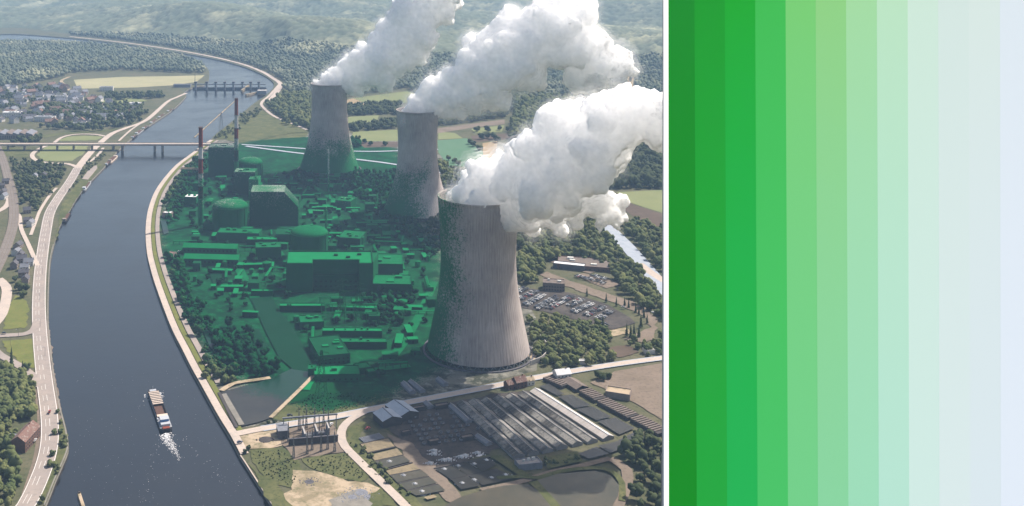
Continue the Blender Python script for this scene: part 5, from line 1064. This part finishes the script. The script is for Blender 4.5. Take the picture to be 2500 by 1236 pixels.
for a in ((hx0, hx1, -4.7, -4.3), (hx0, hx1, 4.3, 4.7), (hx0, hx0 + .4, -4.3, 4.3), (hx1 - .4, hx1, -4.3, 4.3)): b.box(*a, 2.36, 4)
b.build('coaming', M['hatch_dark'], t); MB().box(hx0 + .4, hx1 - .4, -4.28, 4.28, 2.37, 2.6).build('hold_floor', M['hold'], t)
n = 8; cx0 = L_ * .06
for k in range(n):
    x = cx0 + k * (hx1 - cx0) / n; w_ = (hx1 - cx0) / n
    b = MB(); b.box(x, x + w_ * .5, -4.8, 4.8, 4.02, 4.7); b.build('hatch_cover', M['hatch'], t); MB().box(x + w_ * .5, x + w_, -4.6, 4.6, 4.02, 4.3).build('hatch_cover', M['hatch_dark'], t)
MB().box(hx0 - .2, hx0 + 4, -4.7, 4.7, 4.02, 4.5).build('hatch_cover', M['hatch'], t)
wh = MB().box(-L_ * .38, -L_ * .30, -3.6, 3.6, 2.36, 6.5).build('wheelhouse', M['ship_blue'], t); MB().box(-L_ * .385, -L_ * .295, -3.9, 3.9, 6.51, 6.8).build('roof', M['ship_white'], wh); b = MB(); b.box(-L_ * .299, -L_ * .296, -3.2, 3.2, 4.6, 6); b.build('window', M['window'], wh)
MB().box(-L_ * .44, -L_ * .385, -4, 4, 2.36, 4.6).build('cabin', M['ship_white'], t); MB().box(-L_ * .49, -L_ * .445, -3, 3, 2.3, 2.9).build('aft_deck', M['ship_red'], t)
MB().box(L_ * .405, L_ * .45, -3, 3, 3.0, 4.2).build('windlass', M['ship_white'], t); MB().tube((L_ * .43, 0, 3), (L_ * .43, 0, 8), .15, 6).build('mast', M['ship_white'], t)
for s in (-1, 1): MB().box(-L_ * .28, -L_ * .245, s * 4.6 - .6, s * 4.6 + .6, 2.36, 3.6).build('bollard', M['ship_white'], t)
# wake
b = MB(); rg = np.random.default_rng(5); u = d_.normalized(); nr = Vector((-u.y, u.x, 0))
def foam(cn, r_):
    k = 6; vs = [(cn.x + r_ * rg.uniform(.5, 1.2) * math.cos(a), cn.y + r_ * rg.uniform(.5, 1.2) * math.sin(a), -2.95 + rg.uniform(0, .12)) for a in np.arange(k) * 1.047]; b.add(vs, [tuple(range(k))])
wk = [P(404, 1060, -3), P(415, 1085, -3), P(428, 1105, -3), P(440, 1122, -3)]; wk = spline(wk, 1.2)
for i, p in enumerate(wk):
    f_ = i / len(wk)
    for k in range(int(16 * (1 - f_)) + 3): foam(p + nr * rg.normal() * (2.6 - 1.3 * f_) + u * rg.normal() * .8, rg.uniform(.25, .75) * (1.1 - .6 * f_))
for s in (-1, 1):
    for k in range(70): foam(bow - u * (4 + abs(rg.normal()) * 6) + nr * s * (5.6 + abs(rg.normal()) * 1.5), rg.uniform(.2, .6))
for k in range(60): f_ = rg.random(); foam(stern - u * f_ * 110 + nr * (rg.choice([-1, 1]) * (6 + f_ * 28) + rg.normal() * 3), rg.uniform(.12, .35))
for k in range(420): foam(P(rg.uniform(180, 620), rg.uniform(900, 1236), -3), rg.uniform(.08, .2))
tag(b.build('wake_foam', M['foam']), 'white foam wake trailing behind the cargo barge', kind='stuff')
def moored(a, b_, W_, hullm, lab, cab='ship_white'):
    p, q = P(*a, -3), P(*b_, -3); d_ = q - p; c_ = (p + q) / 2; L_ = d_.length; t = empty('moored_barge', (c_.x, c_.y, -3), math.atan2(d_.y, d_.x)); tag(t, lab, 'barge', 'moored barges')
    hull_mb(L_, W_, 2).build('hull', M[hullm], t); MB().box(-L_ * .25, L_ * .35, -W_ * .36, W_ * .36, 2.02, 3.2).build('hold', M['hold'], t); MB().box(-L_ * .42, -L_ * .3, -W_ * .3, W_ * .3, 2.02, 5).build('cabin', M[cab], t); MB().box(L_ * .38, L_ * .42, -1, 1, 2.02, 3.4).build('windlass', M['ship_white'], t)
moored((155, 545), (168, 522), 9, 'hull', 'dark moored barge on the left bank, nearest of the moored barges', 'house_wall')
moored((203, 467), (218, 446), 9, 'deck', 'grey moored barge at the left bank beside the grass slope'); moored((258, 407), (268, 396), 7, 'hull', 'small dark boat moored at the tip of the loading quay')
moored((266, 399), (283, 383), 10, 'hatch', 'sand coloured barge at the loading quay', 'house_wall'); moored((322, 340), (330, 333), 9, 'hull', 'dark boat moored just beyond the road bridge'); moored((331, 331), (346, 319), 10, 'deck', 'grey boat moored second beyond the road bridge')
moored((348, 318), (360, 309), 9, 'hull', 'dark boat moored third beyond the road bridge'); moored((366, 305), (384, 292), 9, 'ship_white', 'white boat moored along the far left bank'); moored((386, 291), (402, 280), 9, 'deck', 'grey boat moored along the far left bank'); moored((408, 276), (422, 268), 9, 'hull', 'dark boat moored farthest along the left bank')
t = empty('mooring_beam', P(199, 1225, -3)); tag(t, 'pale concrete mooring beam standing in the river at the bottom edge', 'mooring beam'); p, q = P(193, 1204, -1) - t.location, P(212, 1262, -1) - t.location; dv = q - p
MB().box(0, dv.length, -1.2, 1.2, -4, .2).build('beam', M['sand'], t, loc=p, rz=math.atan2(dv.y, dv.x)); MB().box(-.2, 1.2, -.9, .9, .21, 1.2).build('bollard', M['dark_shed'], t, loc=p, rz=math.atan2(dv.y, dv.x))

# ------------------------------------------------------------------ cars
def car_mesh(m, name='parked_car'):
    b = MB(); b.prism([(-2.1, -.88), (2.1, -.88), (2.1, .88), (-2.1, .88)], .3, .85, 0)
    lo = [(-1.7, -.8), (1.05, -.8), (1.05, .8), (-1.7, .8)]; hi = [(-1.2, -.66), (.45, -.66), (.45, .66), (-1.2, .66)]; vs = [(x, y, .852) for x, y in lo] + [(x, y, 1.42) for x, y in hi]
    b.add(vs, [(0, 1, 5, 4), (1, 2, 6, 5), (2, 3, 7, 6), (3, 0, 4, 7)], 1); b.add([(x, y, 1.425) for x, y in hi], [(0, 1, 2, 3)], 0)
    for x in (-1.3, 1.3):
        for y in (-.86, .86): b.tube((x, y - .1, .32), (x, y + .1, .32), .32, 10, 2)
    return b.mesh(name, [m, M['window'], M['hull']])
CM = {c: car_mesh(M['car_' + c]) for c in ('white', 'silver', 'dark', 'red', 'blue')}
ZA = lambda x, y: P(1200 + x / 2.943, 500 + y / 2.943)
rows = [((195, 635), (250, 605)), ((205, 685), (330, 625)), ((245, 730), (380, 650)), ((320, 755), (480, 665)), ((410, 755), (590, 660)), ((560, 735), (660, 685)), ((590, 780), (740, 710)), ((680, 805), (815, 735)), ((765, 828), (812, 806)), ((822, 792), (868, 768)), ((500, 845), (570, 862)),
        ((610, 520), (690, 545)), ((690, 540), (830, 580)), ((725, 515), (840, 552)), ((800, 878), (840, 868))]
ncar = 0
for i, (a, b_) in enumerate(rows):
    p, q = ZA(*a), ZA(*b_); d_ = q - p; n = int(d_.length / 2.75); u = d_.normalized(); v = Vector((-u.y, u.x, 0)); rz = math.atan2(v.y, v.x); up = i in (11, 12, 13)
    for side in (-2.5, 2.5):
        for k in range(n):
            if random.random() < .13: continue
            c = random.choices(['white', 'silver', 'dark', 'red', 'blue'], [3, 3, 7, .5, 1])[0]; pos = p + u * (k * 2.75 + random.uniform(-.15, .15)) + v * (side + random.uniform(-.3, .3))
            o = mesh_obj('parked_car', CM[c], None, (pos.x, pos.y, LAY[0] + .02), rz + (math.pi if random.random() < .5 else 0)); ncar += 1
            tag(o, '%s car parked in the %s' % (c, 'small upper lot by the pavilion' if up else 'large car park beside the cooling tower'), 'car', '%s cars in the %s' % (c, 'upper lot' if up else 'large car park'))
def road_car(px, py, c, rz, lab):
    p = P(px, py); o = mesh_obj('car', CM[c], None, (p.x, p.y, LAY[0] + .02), rz); o.scale = (1.15,) * 3; tag(o, lab, 'car')
road_car(121, 1011, 'red', R(95), 'red car driving on the riverside road'); road_car(85, 1081, 'white', R(80), 'white car parked in front of the red-roofed brick house'); road_car(10, 818, 'dark', R(5), 'dark car on the link road between the two lawns')
road_car(585, 1086, 'blue', R(20), 'blue car parked at the river edge of the sandy lot'); road_car(1598, 694, 'white', R(-40), 'white car on the pale road at the right edge'); road_car(1595, 768, 'white', R(-35), 'white car at the bend of the drive'); road_car(1522, 755, 'silver', R(-30), 'silver car on the drive by the conifers')
road_car(808, 1042, 'white', R(60), 'white van at the back corner of the substation'); road_car(707, 1020, 'dark', R(15), 'dark car beside the diagonal road above the substation'); road_car(898, 1052, 'red', R(40), 'red machine on the yard before the pale metal shed'); road_car(437, 618, 'white', R(70), 'white car on the quay service road')
print('TREES', NTREE[0], 'CARS', ncar)

# ------------------------------------------------------------------ haze
hm = bpy.data.materials.new('haze_mat'); hm.use_nodes = True; nt = hm.node_tree; nt.nodes.remove(nt.nodes['Principled BSDF']); pv = nt.nodes.new('ShaderNodeVolumePrincipled')
pv.inputs['Color'].default_value = (.42, .65, 1, 1); pv.inputs['Density'].default_value = 7.8e-5; pv.inputs['Anisotropy'].default_value = 0; nt.links.new(pv.outputs[0], nt.nodes['Material Output'].inputs['Volume'])
hz_ = MB().box(-6600, 6600, -400, 13200, -7, 450).build('haze', hm); tag(hz_, kind='stuff')
